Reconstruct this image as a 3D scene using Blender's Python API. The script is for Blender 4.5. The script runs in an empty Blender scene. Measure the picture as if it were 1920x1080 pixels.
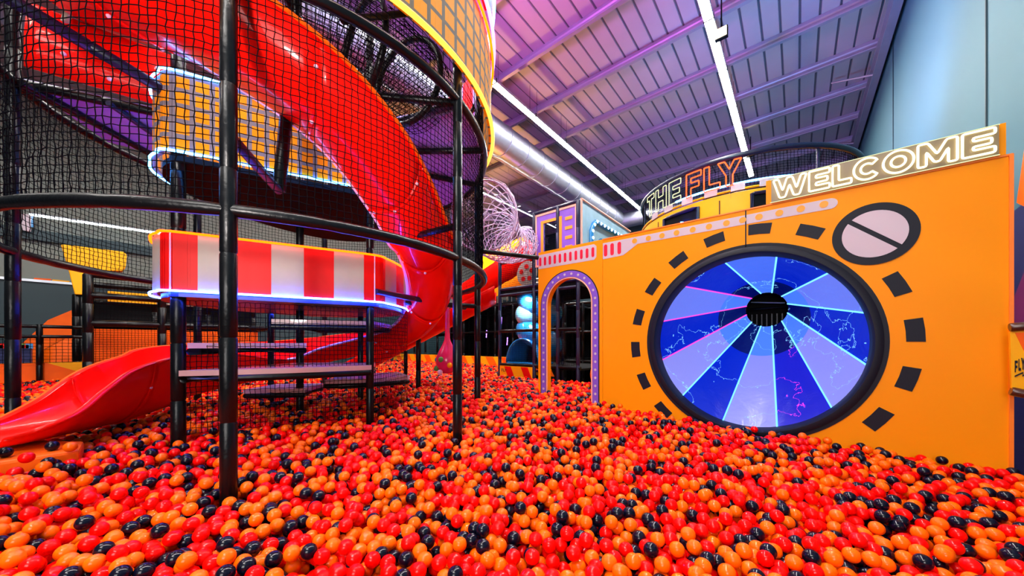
import bpy, math, random
import numpy as np
from mathutils import Vector, Matrix
random.seed(7); np.random.seed(7)
PI = math.pi
scene = bpy.context.scene
COL = scene.collection

# ------------------------------------------------------------------ camera
EYE = 1.55; FPX = 642.0; HZ = 645.0; YAW = math.radians(39.8)
cam_data = bpy.data.cameras.new('camera')
cam_data.sensor_width = 36.0; cam_data.lens = 36.0 * FPX / 1920.0
cam_data.shift_y = (HZ - 540.0) / 1920.0
cam_data.clip_start = 0.05; cam_data.clip_end = 200
cam = bpy.data.objects.new('camera', cam_data); COL.objects.link(cam)
cam.location = (0, 0, EYE); cam.rotation_euler = (PI / 2, 0, YAW)
scene.camera = cam

# ------------------------------------------------------------------ world, exposure
w = bpy.data.worlds.new('hall_air'); scene.world = w; w.use_nodes = True
bg = w.node_tree.nodes['Background']; bg.inputs[0].default_value = (0.35, 0.42, 0.6, 1); bg.inputs[1].default_value = 0.25
vs = scene.view_settings
vs.view_transform = 'Standard'; vs.look = 'None'; vs.gamma = 1.0; vs.use_curve_mapping = False
vs.exposure = 1.0
cy = scene.cycles
cy.use_denoising = True; cy.max_bounces = 5; cy.diffuse_bounces = 3; cy.glossy_bounces = 3
cy.transmission_bounces = 4; cy.transparent_max_bounces = 8; cy.caustics_reflective = False; cy.caustics_refractive = False
cy.sample_clamp_indirect = 4.0; cy.sample_clamp_direct = 0.0

# ------------------------------------------------------------------ lights of the hall and added fills
def area(name, loc, rot, sx, sy, power, color, spread=PI):
    l = bpy.data.lights.new(name, 'AREA'); l.shape = 'RECTANGLE'; l.size = sx; l.size_y = sy
    l.energy = power; l.color = color; l.spread = spread
    o = bpy.data.objects.new(name, l); COL.objects.link(o); o.location = loc; o.rotation_euler = rot
    return o
def spot(name, loc, target, power, color, size=100, radius=0.1):
    l = bpy.data.lights.new(name, 'SPOT'); l.energy = power; l.color = color; l.spot_size = math.radians(size); l.spot_blend = 0.8; l.shadow_soft_size = radius
    o = bpy.data.objects.new(name, l); COL.objects.link(o); o.location = loc
    o.rotation_euler = (Vector(target) - Vector(loc)).to_track_quat('-Z', 'Y').to_euler()
    return o
# white light from the strip rows, then added fill lamps
for x_ in (-1.43, -6.1, -10.8): area('strip_row_and_fill', (x_, -2.8, 8.35), (0, 0, 0), 0.16, 4.2, 150, (1.0, 0.97, 0.92))    # the same rows carry on behind the camera
area('strip_row_and_fill', (0.6, -3.5, 7.6), (math.radians(38), 0, math.radians(30)), 5, 1.2, 200, (1.0, 0.96, 0.92))  # added soft fill standing for bounced light, not a strip row
area('tower_fill', (0.9, -3.6, 2.6), (math.radians(90), 0, math.radians(48)), 3.0, 2.4, 110, (1.0, 0.96, 0.93))  # added fill lamp for the tower, with no real source behind it
spot('bay_fill', (-4.9, 6.32, 2.62), (-5.0, 6.9, 1.2), 70, (0.75, 0.9, 1.0), 150, 0.15)  # added lamp to brighten the blue slide in its bay
spot('tower_key', (-0.2, -1.6, 2.3), (-3.6, 1.3, 4.0), 330, (1.0, 0.9, 0.85), 62, 0.25)  # added spot to lift the red slide's underside
# coloured stage washes: magenta and violet on the roof, blue towards the far end, teal on the side wall
spot('violet_wash', (-4.2, 2.2, 6.4), (-4.5, 9.0, 9.0), 640, (0.66, 0.12, 1.0), 150, 0.3)
spot('magenta_wash', (-3.4, 2.6, 6.0), (-2.0, 4.0, 9.0), 300, (1.0, 0.12, 0.75), 150, 0.3)
spot('blue_wash', (-0.9, 8.3, 4.8), (0.5, 12.0, 9.0), 480, (0.14, 0.40, 1.0), 160, 0.3)
spot('teal_wash', (-0.6, 3.6, 5.2), (1.75, 9.0, 6.0), 70, (0.08, 0.75, 0.85), 130, 0.3)
spot('violet_wash', (-9.0, 12.0, 4.5), (-8.0, 14.0, 9.0), 120, (0.6, 0.25, 1.0), 160, 0.3)
spot('amber_wash', (-9.5, 9.5, 4.0), (-8.5, 10.5, 9.0), 1100, (1.0, 0.55, 0.12), 150, 0.3)

# ------------------------------------------------------------------ maths helpers
RV = Vector((math.cos(YAW), math.sin(YAW), 0)); FV = Vector((-math.sin(YAW), math.cos(YAW), 0)); UP = Vector((0, 0, 1))
CAMP = Vector((0, 0, EYE))
def ray(px, py): return FV + RV * ((px - 960) / FPX) + UP * ((HZ - py) / FPX)
def at_y(px, py, Y): v = ray(px, py); return CAMP + v * (Y / v.y)
def at_x(px, py, X): v = ray(px, py); return CAMP + v * (X / v.x)
def cz(x, z, h=0.0): p = RV * x + FV * z; return Vector((p.x, p.y, EYE + h))     # metres right, ahead, above eye
CT = cz(-2.60, 4.25); CX, CY = CT.x, CT.y                                        # centre of the big tower
def pol(th, r, z, c=(CX, CY)): a = math.radians(th); return Vector((c[0] + r * math.cos(a), c[1] + r * math.sin(a), z))

# ------------------------------------------------------------------ materials
def mat(name, col, rough=0.5, metal=0.0, emit=None, es=0.0, var=0.0, scale=6.0, bump=0.0, bscale=40.0, coat=0.0, spec=0.5, crough=0.04):
    m = bpy.data.materials.new(name); m.use_nodes = True; nt = m.node_tree; b = nt.nodes['Principled BSDF']
    b.inputs['Base Color'].default_value = (*col, 1); b.inputs['Roughness'].default_value = rough
    b.inputs['Metallic'].default_value = metal; b.inputs['Coat Weight'].default_value = coat; b.inputs['Coat Roughness'].default_value = crough
    b.inputs['Specular IOR Level'].default_value = spec
    if emit: b.inputs['Emission Color'].default_value = (*emit, 1); b.inputs['Emission Strength'].default_value = es
    if var > 0:
        tc = nt.nodes.new('ShaderNodeTexCoord'); n = nt.nodes.new('ShaderNodeTexNoise'); n.inputs['Scale'].default_value = scale; n.inputs['Detail'].default_value = 4
        r = nt.nodes.new('ShaderNodeValToRGB'); nt.links.new(tc.outputs['Object'], n.inputs['Vector']); nt.links.new(n.outputs['Fac'], r.inputs['Fac'])
        r.color_ramp.elements[0].position = 0.3; r.color_ramp.elements[1].position = 0.7
        r.color_ramp.elements[0].color = (*[c * (1 - var) for c in col], 1); r.color_ramp.elements[1].color = (*[min(1, c * (1 + var)) for c in col], 1)
        nt.links.new(r.outputs['Color'], b.inputs['Base Color'])
    if bump > 0:
        tc = nt.nodes.new('ShaderNodeTexCoord'); n2 = nt.nodes.new('ShaderNodeTexNoise'); n2.inputs['Scale'].default_value = bscale
        bp = nt.nodes.new('ShaderNodeBump'); bp.inputs['Strength'].default_value = bump; bp.inputs['Distance'].default_value = 0.01
        nt.links.new(tc.outputs['Object'], n2.inputs['Vector']); nt.links.new(n2.outputs['Fac'], bp.inputs['Height']); nt.links.new(bp.outputs['Normal'], b.inputs['Normal'])
    return m
M = {}
M['orange_ball'] = mat('orange_ball_plastic', (1.0, 0.125, 0.001), 0.38, coat=0.42, crough=0.07, spec=0.04)
M['red_ball'] = mat('red_ball_plastic', (0.92, 0.002, 0.001), 0.38, coat=0.42, crough=0.07, spec=0.03)
M['navy_ball'] = mat('navy_ball_plastic', (0.002, 0.002, 0.010), 0.38, coat=0.6, crough=0.07, spec=0.05)
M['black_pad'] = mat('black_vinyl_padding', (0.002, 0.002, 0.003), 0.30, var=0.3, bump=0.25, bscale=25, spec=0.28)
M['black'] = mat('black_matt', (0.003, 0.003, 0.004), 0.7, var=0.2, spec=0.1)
M['net'] = mat('black_net_cord', (0.002, 0.002, 0.003), 0.9, spec=0.05)
M['white_net'] = mat('white_rope', (0.75, 0.62, 0.85), 0.6)
M['red_plastic'] = mat('red_slide_plastic', (1.0, 0.006, 0.002), 0.26, coat=0.20, var=0.03, scale=1.5, spec=0.08)
M['rim'] = mat('pale_trim_and_highlight', (0.95, 0.55, 0.75), 0.2, coat=0.5)  # trim colour, also the painted highlight along the slide's lower edge
M['yellow_panel'] = mat('amber_vinyl_panel', (1.0, 0.30, 0.001), 0.45, spec=0.15, var=0.03, scale=1.2, bump=0.15, bscale=3)
M['yellow'] = mat('yellow_vinyl', (1.0, 0.42, 0.004), 0.45, spec=0.2, var=0.03)
M['orange'] = mat('orange_vinyl', (1.0, 0.12, 0.002), 0.45, spec=0.2, var=0.05)
M['orange_edge'] = mat('bright_orange_binding', (1.0, 0.22, 0.01), 0.4)
M['red_vinyl'] = mat('red_vinyl', (0.75, 0.004, 0.003), 0.4, spec=0.2, var=0.05)
M['cream_vinyl'] = mat('cream_vinyl', (0.44, 0.37, 0.30), 0.45, var=0.05)
M['lilac_print'] = mat('pale_lilac_print', (0.58, 0.46, 0.52), 0.5)
M['charcoal_print'] = mat('charcoal_print', (0.010, 0.010, 0.018), 0.5, spec=0.2)
M['crimson_print'] = mat('crimson_print', (0.75, 0.0, 0.03), 0.45)
M['gold_print'] = mat('gold_print', (1.0, 0.33, 0.01), 0.45)
M['purple'] = mat('purple_vinyl', (0.22, 0.09, 0.55), 0.4, var=0.05)
M['purple_deck'] = mat('lilac_deck_board', (0.34, 0.22, 0.62), 0.5, var=0.08)
M['pink_line'] = mat('pink_binding', (0.95, 0.42, 0.30), 0.4)
M['navy_pad'] = mat('navy_vinyl', (0.004, 0.006, 0.035), 0.35, var=0.2)
M['blue_plastic'] = mat('blue_slide_plastic', (0.02, 0.22, 0.55), 0.15, coat=0.6)
M['clear_plastic'] = mat('clear_blue_window', (0.25, 0.62, 0.85), 0.08, coat=1.0)
M['blue_panel'] = mat('pale_blue_printed_panel', (0.22, 0.42, 0.55), 0.4, var=0.1)
M['steel'] = mat('galvanised_steel', (0.55, 0.56, 0.60), 0.32, metal=0.85, var=0.1, scale=3)
M['duct'] = mat('spiral_duct_metal', (0.34, 0.36, 0.44), 0.38, metal=0.7, var=0.06)
M['purlin'] = mat('galvanised_purlin', (0.34, 0.31, 0.40), 0.45, metal=0.3, var=0.08, scale=2)
M['roof'] = mat('roof_lining_sheet', (0.42, 0.38, 0.43), 0.5, var=0.06, scale=1.0)
M['seam'] = mat('dark_roof_seam', (0.10, 0.09, 0.12), 0.6)
M['wall_teal'] = mat('blue_grey_wall_panel', (0.05, 0.15, 0.19), 0.65, var=0.06, scale=0.6)
M['wall_dark'] = mat('dark_teal_paint', (0.010, 0.032, 0.042), 0.5, var=0.08, scale=0.7)
M['wall_pale'] = mat('pale_green_cladding', (0.18, 0.20, 0.175), 0.5, var=0.06, scale=0.7)
M['floor'] = mat('dark_pit_floor', (0.05, 0.035, 0.04), 0.8, var=0.1)
M['deck_mat'] = mat('pale_pink_deck_foam', (0.62, 0.34, 0.36), 0.3, var=0.05, coat=0.3)
M['mural_purple'] = mat('plum_mural_paint', (0.16, 0.01, 0.10), 0.5)
M['mural_navy'] = mat('navy_mural_paint', (0.008, 0.015, 0.10), 0.5)
M['brown_pad'] = mat('dark_brown_padding', (0.07, 0.018, 0.008), 0.3, coat=0.4, bump=0.2)
M['pink'] = mat('hot_pink_plastic', (0.85, 0.015, 0.12), 0.25, coat=0.5)
M['green'] = mat('green_plastic', (0.10, 0.35, 0.05), 0.3)
M['beige_glow'] = mat('warm_acrylic_backing', (0.22, 0.16, 0.09), 0.3, coat=0.4)
M['pale_blue_vinyl'] = mat('pale_blue_vinyl', (0.22, 0.30, 0.40), 0.45)
def neon(name, col, s): return mat(name, tuple(c * 0.06 for c in col), 0.4, emit=col, es=s, spec=0.1)
M['neon_blue'] = neon('blue_neon', (0.02, 0.06, 1.0), 60)
M['neon_ice'] = neon('ice_blue_neon', (0.05, 0.30, 1.0), 14)
M['neon_orange'] = neon('orange_neon', (1.0, 0.030, 0.0), 9)
M['neon_yellow'] = neon('amber_neon', (1.0, 0.38, 0.03), 2.2)
M['neon_white'] = neon('warm_white_neon', (1.0, 0.90, 0.50), 1.6)
M['neon_white_soft'] = neon('soft_white_neon', (0.85, 0.9, 0.5), 0.6)
M['neon_red'] = neon('red_neon', (1.0, 0.06, 0.01), 2.5)
M['neon_violet'] = neon('violet_neon', (0.35, 0.15, 1.0), 3)
M['strip_light'] = neon('white_strip_tube', (1.0, 0.98, 0.92), 78)
M['strip_dim'] = neon('wall_strip_tube', (0.85, 0.95, 1.0), 4)
M['bulb'] = neon('ice_white_bulb', (0.6, 0.85, 1.0), 6)
M['flood'] = neon('warm_flood_lens', (1.0, 0.8, 0.35), 8)
M['line_ice'] = neon('pale_blue_light_line', (0.12, 0.50, 1.0), 1.3)
M['line_pink'] = neon('magenta_light_line', (1.0, 0.06, 0.6), 0.7)

# ------------------------------------------------------------------ mesh builder
def wloc(o):
    v = Vector((0, 0, 0))
    while o is not None: v = v + o.location; o = o.parent
    return v
class MB:
    def __init__(s): s.v = []; s.f = []; s.m = []
    def add(s, vs, fs, mi=0):
        n = len(s.v); s.v += [tuple(v) for v in vs]; s.f += [tuple(i + n for i in f) for f in fs]; s.m += [mi] * len(fs); return s
    def box(s, lo, hi, mi=0, mtx=None):
        x0, y0, z0 = lo; x1, y1, z1 = hi
        vs = [Vector(p) for p in ((x0,y0,z0),(x1,y0,z0),(x1,y1,z0),(x0,y1,z0),(x0,y0,z1),(x1,y0,z1),(x1,y1,z1),(x0,y1,z1))]
        if mtx: vs = [mtx @ v for v in vs]
        return s.add(vs, [(0,3,2,1),(4,5,6,7),(0,1,5,4),(1,2,6,5),(2,3,7,6),(3,0,4,7)], mi)
    def tube(s, pts, r, seg=10, closed=False, mi=0, caps=True):
        pts = [Vector(p) for p in pts]; n = len(pts); rr = r if hasattr(r, '__len__') else [r] * n
        tang = []
        for i in range(n):
            a = pts[(i - 1) % n] if (closed or i > 0) else pts[i]; b = pts[(i + 1) % n] if (closed or i < n - 1) else pts[i]
            t = (b - a); tang.append(t.normalized() if t.length > 1e-9 else Vector((0, 0, 1)))
        u = tang[0].orthogonal().normalized(); vs = []
        if abs(tang[0].z) < 0.9: u = tang[0].cross(UP).normalized()
        for i in range(n):
            t = tang[i]; u = (u - t * u.dot(t)); u = u.normalized() if u.length > 1e-6 else t.orthogonal().normalized()
            w_ = t.cross(u)
            for k in range(seg):
                a = 2 * PI * k / seg; vs.append(pts[i] + (u * math.cos(a) + w_ * math.sin(a)) * rr[i])
        fs = []
        for i in range(n if closed else n - 1):
            j = (i + 1) % n
            for k in range(seg):
                k2 = (k + 1) % seg; fs.append((i * seg + k, i * seg + k2, j * seg + k2, j * seg + k))
        if not closed and caps:
            fs.append(tuple(range(seg))[::-1]); fs.append(tuple((n - 1) * seg + k for k in range(seg)))
        return s.add(vs, fs, mi)
    def prism(s, poly, n, d, mi=0):            # poly: 3-D outline, pushed along n by d
        n = Vector(n).normalized() * d; k = len(poly)
        vs = [Vector(p) for p in poly] + [Vector(p) + n for p in poly]
        return s.add(vs, [tuple(range(k))[::-1], tuple(range(k, 2 * k))] + [(i, (i + 1) % k, k + (i + 1) % k, k + i) for i in range(k)], mi)
    def grid(s, P, mi=0, closed_u=False):      # P[i][j]
        nu, nv = len(P), len(P[0]); vs = [p for row in P for p in row]; fs = []
        for i in range(nu if closed_u else nu - 1):
            i2 = (i + 1) % nu
            for j in range(nv - 1): fs.append((i * nv + j, i2 * nv + j, i2 * nv + j + 1, i * nv + j + 1))
        return s.add(vs, fs, mi)
    def sphere(s, c, r, seg=16, rings=10, sc=(1, 1, 1), mi=0):
        c = Vector(c); P = []
        for i in range(seg):
            a = 2 * PI * i / seg
            P.append([c + Vector((math.sin(PI * j / rings) * math.cos(a) * sc[0], math.sin(PI * j / rings) * math.sin(a) * sc[1], math.cos(PI * j / rings) * sc[2])) * r for j in range(rings + 1)])
        return s.grid(P, mi, True)
    def build(s, name, mats, parent=None, smooth=False, solid=0.0, bevel=0.0):
        off = wloc(parent); me = bpy.data.meshes.new(name); me.from_pydata([(p[0] - off.x, p[1] - off.y, p[2] - off.z) for p in s.v], [], s.f); me.update()
        for m_ in (mats if isinstance(mats, (list, tuple)) else [mats]): me.materials.append(m_)
        me.polygons.foreach_set('material_index', s.m)
        if smooth:
            me.polygons.foreach_set('use_smooth', [True] * len(s.f))
            try: me.set_sharp_from_angle(angle=math.radians(50))
            except Exception: pass
        o = bpy.data.objects.new(name, me); COL.objects.link(o)
        if parent is not None: o.parent = parent
        if solid: md = o.modifiers.new('thickness', 'SOLIDIFY'); md.thickness = solid; md.offset = 0
        if bevel: md = o.modifiers.new('bevel', 'BEVEL'); md.width = bevel; md.segments = 2; md.limit_method = 'ANGLE'
        return o
def thing(name, label, cat, loc=(0, 0, 0), group=None):
    o = bpy.data.objects.new(name, None); COL.objects.link(o); o.location = loc; o.empty_display_size = 0.1
    o['label'] = label; o['category'] = cat
    if group: o['group'] = group
    return o
def tag(o, label, cat, group=None):
    o['label'] = label; o['category'] = cat
    if group: o['group'] = group
    return o
def struct(o): o['kind'] = 'structure'; return o
def lin(a, b, n): return [a + (b - a) * i / (n - 1) for i in range(n)]
def padded(mb, a, b, r=0.04, seg=12, mi=0, gap=0.55):
    """a foam-padded pole with pinched sleeve joints"""
    a, b = Vector(a), Vector(b); L = (b - a).length; k = max(1, round(L / gap)); pts = []; rr = []
    for i in range(k):
        t0, t1 = i / k, (i + 1) / k; e = 0.010 / L
        for t, q in ((t0 + 1e-5, 0.88), (t0 + e, 1.0), (t1 - e, 1.0), (t1 - 1e-5, 0.88)):
            pts.append(a.lerp(b, t)); rr.append(r * q)
    return mb.tube(pts, rr, seg, mi=mi)
def padded_arc(mb, fn, t0, t1, n, r=0.04, seg=12, every=6, closed=False, mi=0):
    pts = []; rr = []
    for i in range(n + (0 if closed else 1)):
        t = t0 + (t1 - t0) * i / n; pts.append(fn(t)); rr.append(r * (0.9 if i % every == 0 else 1.0))
    return mb.tube(pts, rr, seg, closed=closed, mi=mi)
def net_mesh(Pf, nu, nv, r=0.0024, wob=0.006, closed=False, name='netting', parent=None, m=None, diag=False):
    """cord netting laid over the surface Pf(i/nu, j/nv)"""
    G = np.array([[Pf(i / nu, j / nv) for j in range(nv + 1)] for i in range(nu + 1)], dtype=float)
    G += np.random.uniform(-wob, wob, G.shape)
    if closed: G[-1] = G[0]
    strands = []
    if not diag:
        strands += [G[i] for i in range(nu + (0 if closed else 1))]; strands += [G[:, j] for j in range(nv + 1)]
    else:
        for i in range(-nv, nu + 1):
            s1 = [G[i + j, j] for j in range(nv + 1) if 0 <= i + j <= nu]; s2 = [G[i + nv - j, j] for j in range(nv + 1) if 0 <= i + nv - j <= nu]
            if len(s1) > 1: strands.append(np.array(s1))
            if len(s2) > 1: strands.append(np.array(s2))
    V = []; Fc = []; base = 0
    for S in strands:
        n = len(S); T = np.gradient(S, axis=0); T /= np.linalg.norm(T, axis=1)[:, None] + 1e-9
        ref = np.where(np.abs(T[:, 2:3]) > 0.9, np.array([[1.0, 0.3, 0]]), np.array([[0, 0, 1.0]]))
        U = np.cross(T, ref); U /= np.linalg.norm(U, axis=1)[:, None] + 1e-9; W = np.cross(T, U)
        ring = np.stack([S + r * (math.cos(a) * U + math.sin(a) * W) for a in (0, 2 * PI / 3, 4 * PI / 3)], axis=1).reshape(-1, 3)
        V.append(ring); i = np.arange(n - 1)[:, None] * 3; k = np.array([0, 1, 2]); k2 = np.array([1, 2, 0])
        f = np.stack([i + k, i + k2, i + 3 + k2, i + 3 + k], axis=-1).reshape(-1, 4) + base
        Fc.append(f); base += n * 3
    V = np.concatenate(V) - np.array(wloc(parent)); Fc = np.concatenate(Fc)
    me = bpy.data.meshes.new(name); me.vertices.add(len(V)); me.vertices.foreach_set('co', V.ravel())
    me.loops.add(len(Fc) * 4); me.loops.foreach_set('vertex_index', Fc.ravel().astype(np.int32))
    me.polygons.add(len(Fc)); me.polygons.foreach_set('loop_start', np.arange(len(Fc), dtype=np.int32) * 4)
    me.update(calc_edges=True); me.validate(); me.materials.append(m or M['net'])
    o = bpy.data.objects.new(name, me); COL.objects.link(o)
    if parent is not None: o.parent = parent
    return o

# ================================================================== THE HALL
b = MB(); b.box((-17.2, -6, -0.2), (2.0, 20.3, 0.0)); struct(b.build('floor', M['floor']))
b = MB()
b.box((1.75, -6, 0), (1.95, 20.2, 9.4)); wr = struct(b.build('wall_right', M['wall_teal']))
for k in range(4):       # upright panel joints
    y = 1.6 + k * 5.2; q = MB(); q.box((1.735, y - 0.012, 0), (1.752, y + 0.012, 9.3)); q.build('panel_joint', M['wall_dark'], wr)
q = MB(); q.prism([(1.742, 5.2, 2.55), (1.742, 6.02, 3.0), (1.742, 5.86, 3.5), (1.742, 5.2, 3.9)], (-1, 0, 0), 0.012); q.build('mural_shape', M['orange'], wr)
q = MB(); q.prism([(1.744, 3.0, 0), (1.744, 6.9, 0), (1.744, 6.9, 2.9), (1.744, 3.0, 3.1)], (-1, 0, 0), 0.006); q.build('mural_shape', M['mural_navy'], wr)
q = MB(); q.prism([(1.736, 5.3, 1.3), (1.736, 6.4, 1.3), (1.736, 6.15, 1.95), (1.736, 5.3, 2.9)], (-1, 0, 0), 0.006); q.build('mural_shape', M['mural_purple'], wr)
b = MB(); b.box((-17.2, 20, 0), (1.95, 20.2, 9.4)); struct(b.build('wall_back', M['wall_dark']))
b = MB(); b.box((-17.2, -6.2, 0), (1.95, -6, 9.4)); struct(b.build('wall_front', M['wall_dark']))
b = MB()
b.box((-17.2, -6, 0), (-17.0, 20, 3.35), 1); b.box((-17.2, -6, 3.35), (-17.0, 20, 9.4), 0)
wl = struct(b.build('wall_left', [M['wall_pale'], M['wall_dark']]))
q = MB(); q.box((-17.0, -6, 3.35), (-16.93, 20, 3.42)); q.build('wall_rail', M['steel'], wl)
q = MB(); q.box((-17.0, -6, 4.55), (-16.85, 20, 4.85)); q.build('wall_rail', M['wall_dark'], wl)
def wx(px, py, X=-16.97): return at_x(px, py, X)
q = MB(); q.prism([wx(-20, 700), wx(150, 700), wx(150, 575), wx(90, 600)], (1, 0, 0), 0.01); q.build('mural_shape', M['orange'], wl)
q = MB(); q.prism([wx(64, 521), wx(97, 523), wx(92, 529), wx(62, 528)], (1, 0, 0), 0.012); q.build('mural_shape', M['orange'], wl)
q = MB(); q.prism([wx(99, 524), wx(131, 527), wx(128, 533), wx(94, 530)], (1, 0, 0), 0.012); q.build('mural_shape', M['yellow'], wl)

# roof: folded lining sheet, dark side laps, purlins, rafters
RZ = 9.25
b = MB()
xs = [];  x = -17.2
prof = []
while x < 1.95:
    prof += [(x, RZ), (x + 0.30, RZ), (x + 0.315, RZ + 0.035), (x + 0.345, RZ + 0.035)]; x += 0.36
b.grid([[Vector((p[0], y, p[1])) for y in (-6.2, 20.2)] for p in prof])
ceil = struct(b.build('ceiling', M['roof'], solid=0.01))
q = MB(); x = -17.2
while x < 1.95:
    q.box((x + 0.314, -6.2, RZ + 0.016), (x + 0.352, 20.2, RZ + 0.024)); x += 0.36
q.build('sheet_seam', M['seam'], ceil)
def purlin(y):
    q = MB(); h, f_, t = 0.26, 0.085, 0.012; z0 = RZ - 0.012 - h
    sec = [(y - f_, z0 + 0.03), (y - f_, z0), (y, z0), (y, z0 + 0.07), (y + 0.02, z0 + 0.10), (y + 0.02, z0 + 0.16), (y, z0 + 0.19), (y, z0 + h), (y + f_, z0 + h)]
    q.grid([[Vector((xx, p[0], p[1])) for p in sec] for xx in (-17.1, 1.70)])
    o = q.build('ceiling_purlin', M['purlin'], solid=0.014); o.parent = ceil; return o
for k in range(15): purlin(-4.9 + 1.74 * k)
def rafter(x, h=0.42, wd=0.2, z1=RZ - 0.28, y0=-6, y1=20, name='ceiling_rafter', m='purlin'):
    q = MB(); q.box((x - wd / 2, y0, z1 - 0.02), (x + wd / 2, y1, z1)); q.box((x - wd / 2, y0, z1 - h), (x + wd / 2, y1, z1 - h + 0.02)); q.box((x - 0.008, y0, z1 - h + 0.02), (x + 0.008, y1, z1 - 0.02))
    return q.build(name, M[m], ceil)
rafter(1.60, 0.36, 0.16); rafter(-8.6, 0.46, 0.22); rafter(-13.4, 0.46, 0.22)
for y in (4.4, 8.6, 13.0, 17.0):
    q = MB(); q.tube([(1.58, y, 8.62), (0.75, y + 0.35, 9.0)], 0.025, 6); q.build('ceiling_brace', M['purlin'], ceil)

# strip lights: each run is a row of single battens hung from the roof
def batten(x, y, z, first=[None]):
    if first[0] is None:
        t = thing('strip_light', 'white strip light', 'ceiling light', (x, y, z))
        q = MB(); q.box((x - 0.095, y - 0.87, z - 0.04), (x + 0.095, y + 0.87, z + 0.03)); q.build('housing', M['steel'], t)
        q = MB(); q.box((x - 0.080, y - 0.86, z - 0.046), (x + 0.080, y + 0.86, z - 0.041)); q.build('diffuser', M['strip_light'], t)
        for s in (-0.7, 0.7):
            q = MB(); q.tube([(x, y + s, z + 0.03), (x, y + s, RZ - 0.01)], 0.004, 5); q.build('hanger_wire', M['black'], t)
        q = MB(); q.box((x - 0.10, y + 0.862, z - 0.055), (x + 0.10, y + 0.888, z + 0.055)); q.build('end_bracket', M['black'], t)
        first[0] = t; return t
    src = first[0]; t = src.copy(); COL.objects.link(t); t.location = (x, y, z)
    for ch in src.children:
        c = ch.copy(); COL.objects.link(c); c.parent = t
    return t
near_tail = ['white strip light at the near end of the row over the striped ring wall', '']
for x, ys, where, z in ((-1.43, [0.3 + 1.75 * k for k in range(10)], 'row running towards the yellow camera-shaped wall', 8.4),
                        (-6.1, [2.2 + 1.75 * k for k in range(10)], 'row passing beside the big black netted tower', 8.4),
                        (-10.8, [3.6 + 1.75 * k for k in range(9)], 'row behind the white rope net funnel', 8.4)):
    n = len(ys)
    for i, y in enumerate(ys):
        t = batten(x, y, z); t['category'] = 'ceiling light'; t['group'] = 'white strip lights hung under the roof'
        pos = ['nearest batten', 'second batten', 'third batten', 'fourth batten', 'fifth batten', 'sixth batten', 'seventh batten', 'eighth batten', 'ninth batten', 'last far batten'][i] if i < n - 1 else 'last far batten'
        t['label'] = 'white strip light, ' + pos + ' in the ' + where
t = thing('wall_strip_light', 'long thin white strip light across the pale left wall above the yellow sign', 'light', (-16.6, 0.4, 5.2))
a_, b_ = at_x(55, 402, -16.5), at_x(330, 442, -16.5)
q = MB(); q.tube([a_, b_], 0.035, 8); q.build('tube', M['strip_dim'], t)
q = MB(); q.tube([a_ + Vector((-0.1, 0, 0.05)), b_ + Vector((-0.1, 0, 0.05))], 0.05, 6); q.build('housing', M['steel'], t)
for (px, py, Y, lab) in ((1352, 61, 8.6, 'small warm floodlight glowing beside the nearest end of the bright strip row'), (1407, 287, 15.0, 'small warm floodlight glowing far off just above the neon letters')):
    p = at_y(px, py, Y); t = thing('floodlight', lab, 'light', p)
    q = MB(); q.box(p + Vector((-0.10, -0.02, -0.09)), p + Vector((0.10, 0.0, 0.09))); q.build('lens', M['flood'], t)
    q = MB(); q.box(p + Vector((-0.12, 0.0, -0.11)), p + Vector((0.12, 0.09, 0.11))); q.build('housing', M['black'], t)
    q = MB(); q.tube([p + Vector((0, 0.04, 0.1)), (p.x, p.y + 0.04, RZ - 0.2)], 0.015, 6); q.build('stem', M['black'], t)
# round ducts
def duct(a, b2, r, lab):
    a, b2 = Vector(a), Vector(b2); L = (b2 - a).length; n = int(L / 0.9); pts = []; rr = []
    for i in range(n):
        for t_, q_ in ((i / n + 1e-4, 1.045), (i / n + 0.05 / L, 1.045), (i / n + 0.051 / L, 1.0), ((i + 1) / n - 1e-4, 1.0)): pts.append(a.lerp(b2, t_)); rr.append(r * q_)
    q = MB(); q.tube(pts, rr, 28); return tag(q.build('ventilation_duct', M['duct'], smooth=True), lab, 'duct')
duct((-7.45, 2.0, 8.2), (-7.45, 17.5, 8.2), 0.48, 'long silver round ventilation duct running away under the roof past the tower')
duct((-7.2, 17.9, 8.15), (-3.3, 17.9, 8.15), 0.40, 'short silver round ventilation duct crossing at the far end of the long one')
b = MB()
for x in (-9.55, -9.25): b.box((x, 1, 7.55), (x + 0.05, 19, 7.62))
for k in range(24): b.box((-9.55, 1.2 + k * 0.75, 7.55), (-9.2, 1.24 + k * 0.75, 7.58))
for k in range(6): b.tube([(-9.38, 2 + 3 * k, 7.6), (-9.38, 2 + 3 * k, RZ)], 0.008, 5)
tag(b.build('cable_tray', M['steel']), 'long narrow metal cable tray hung under the roof beside the duct', 'cable tray')

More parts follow.
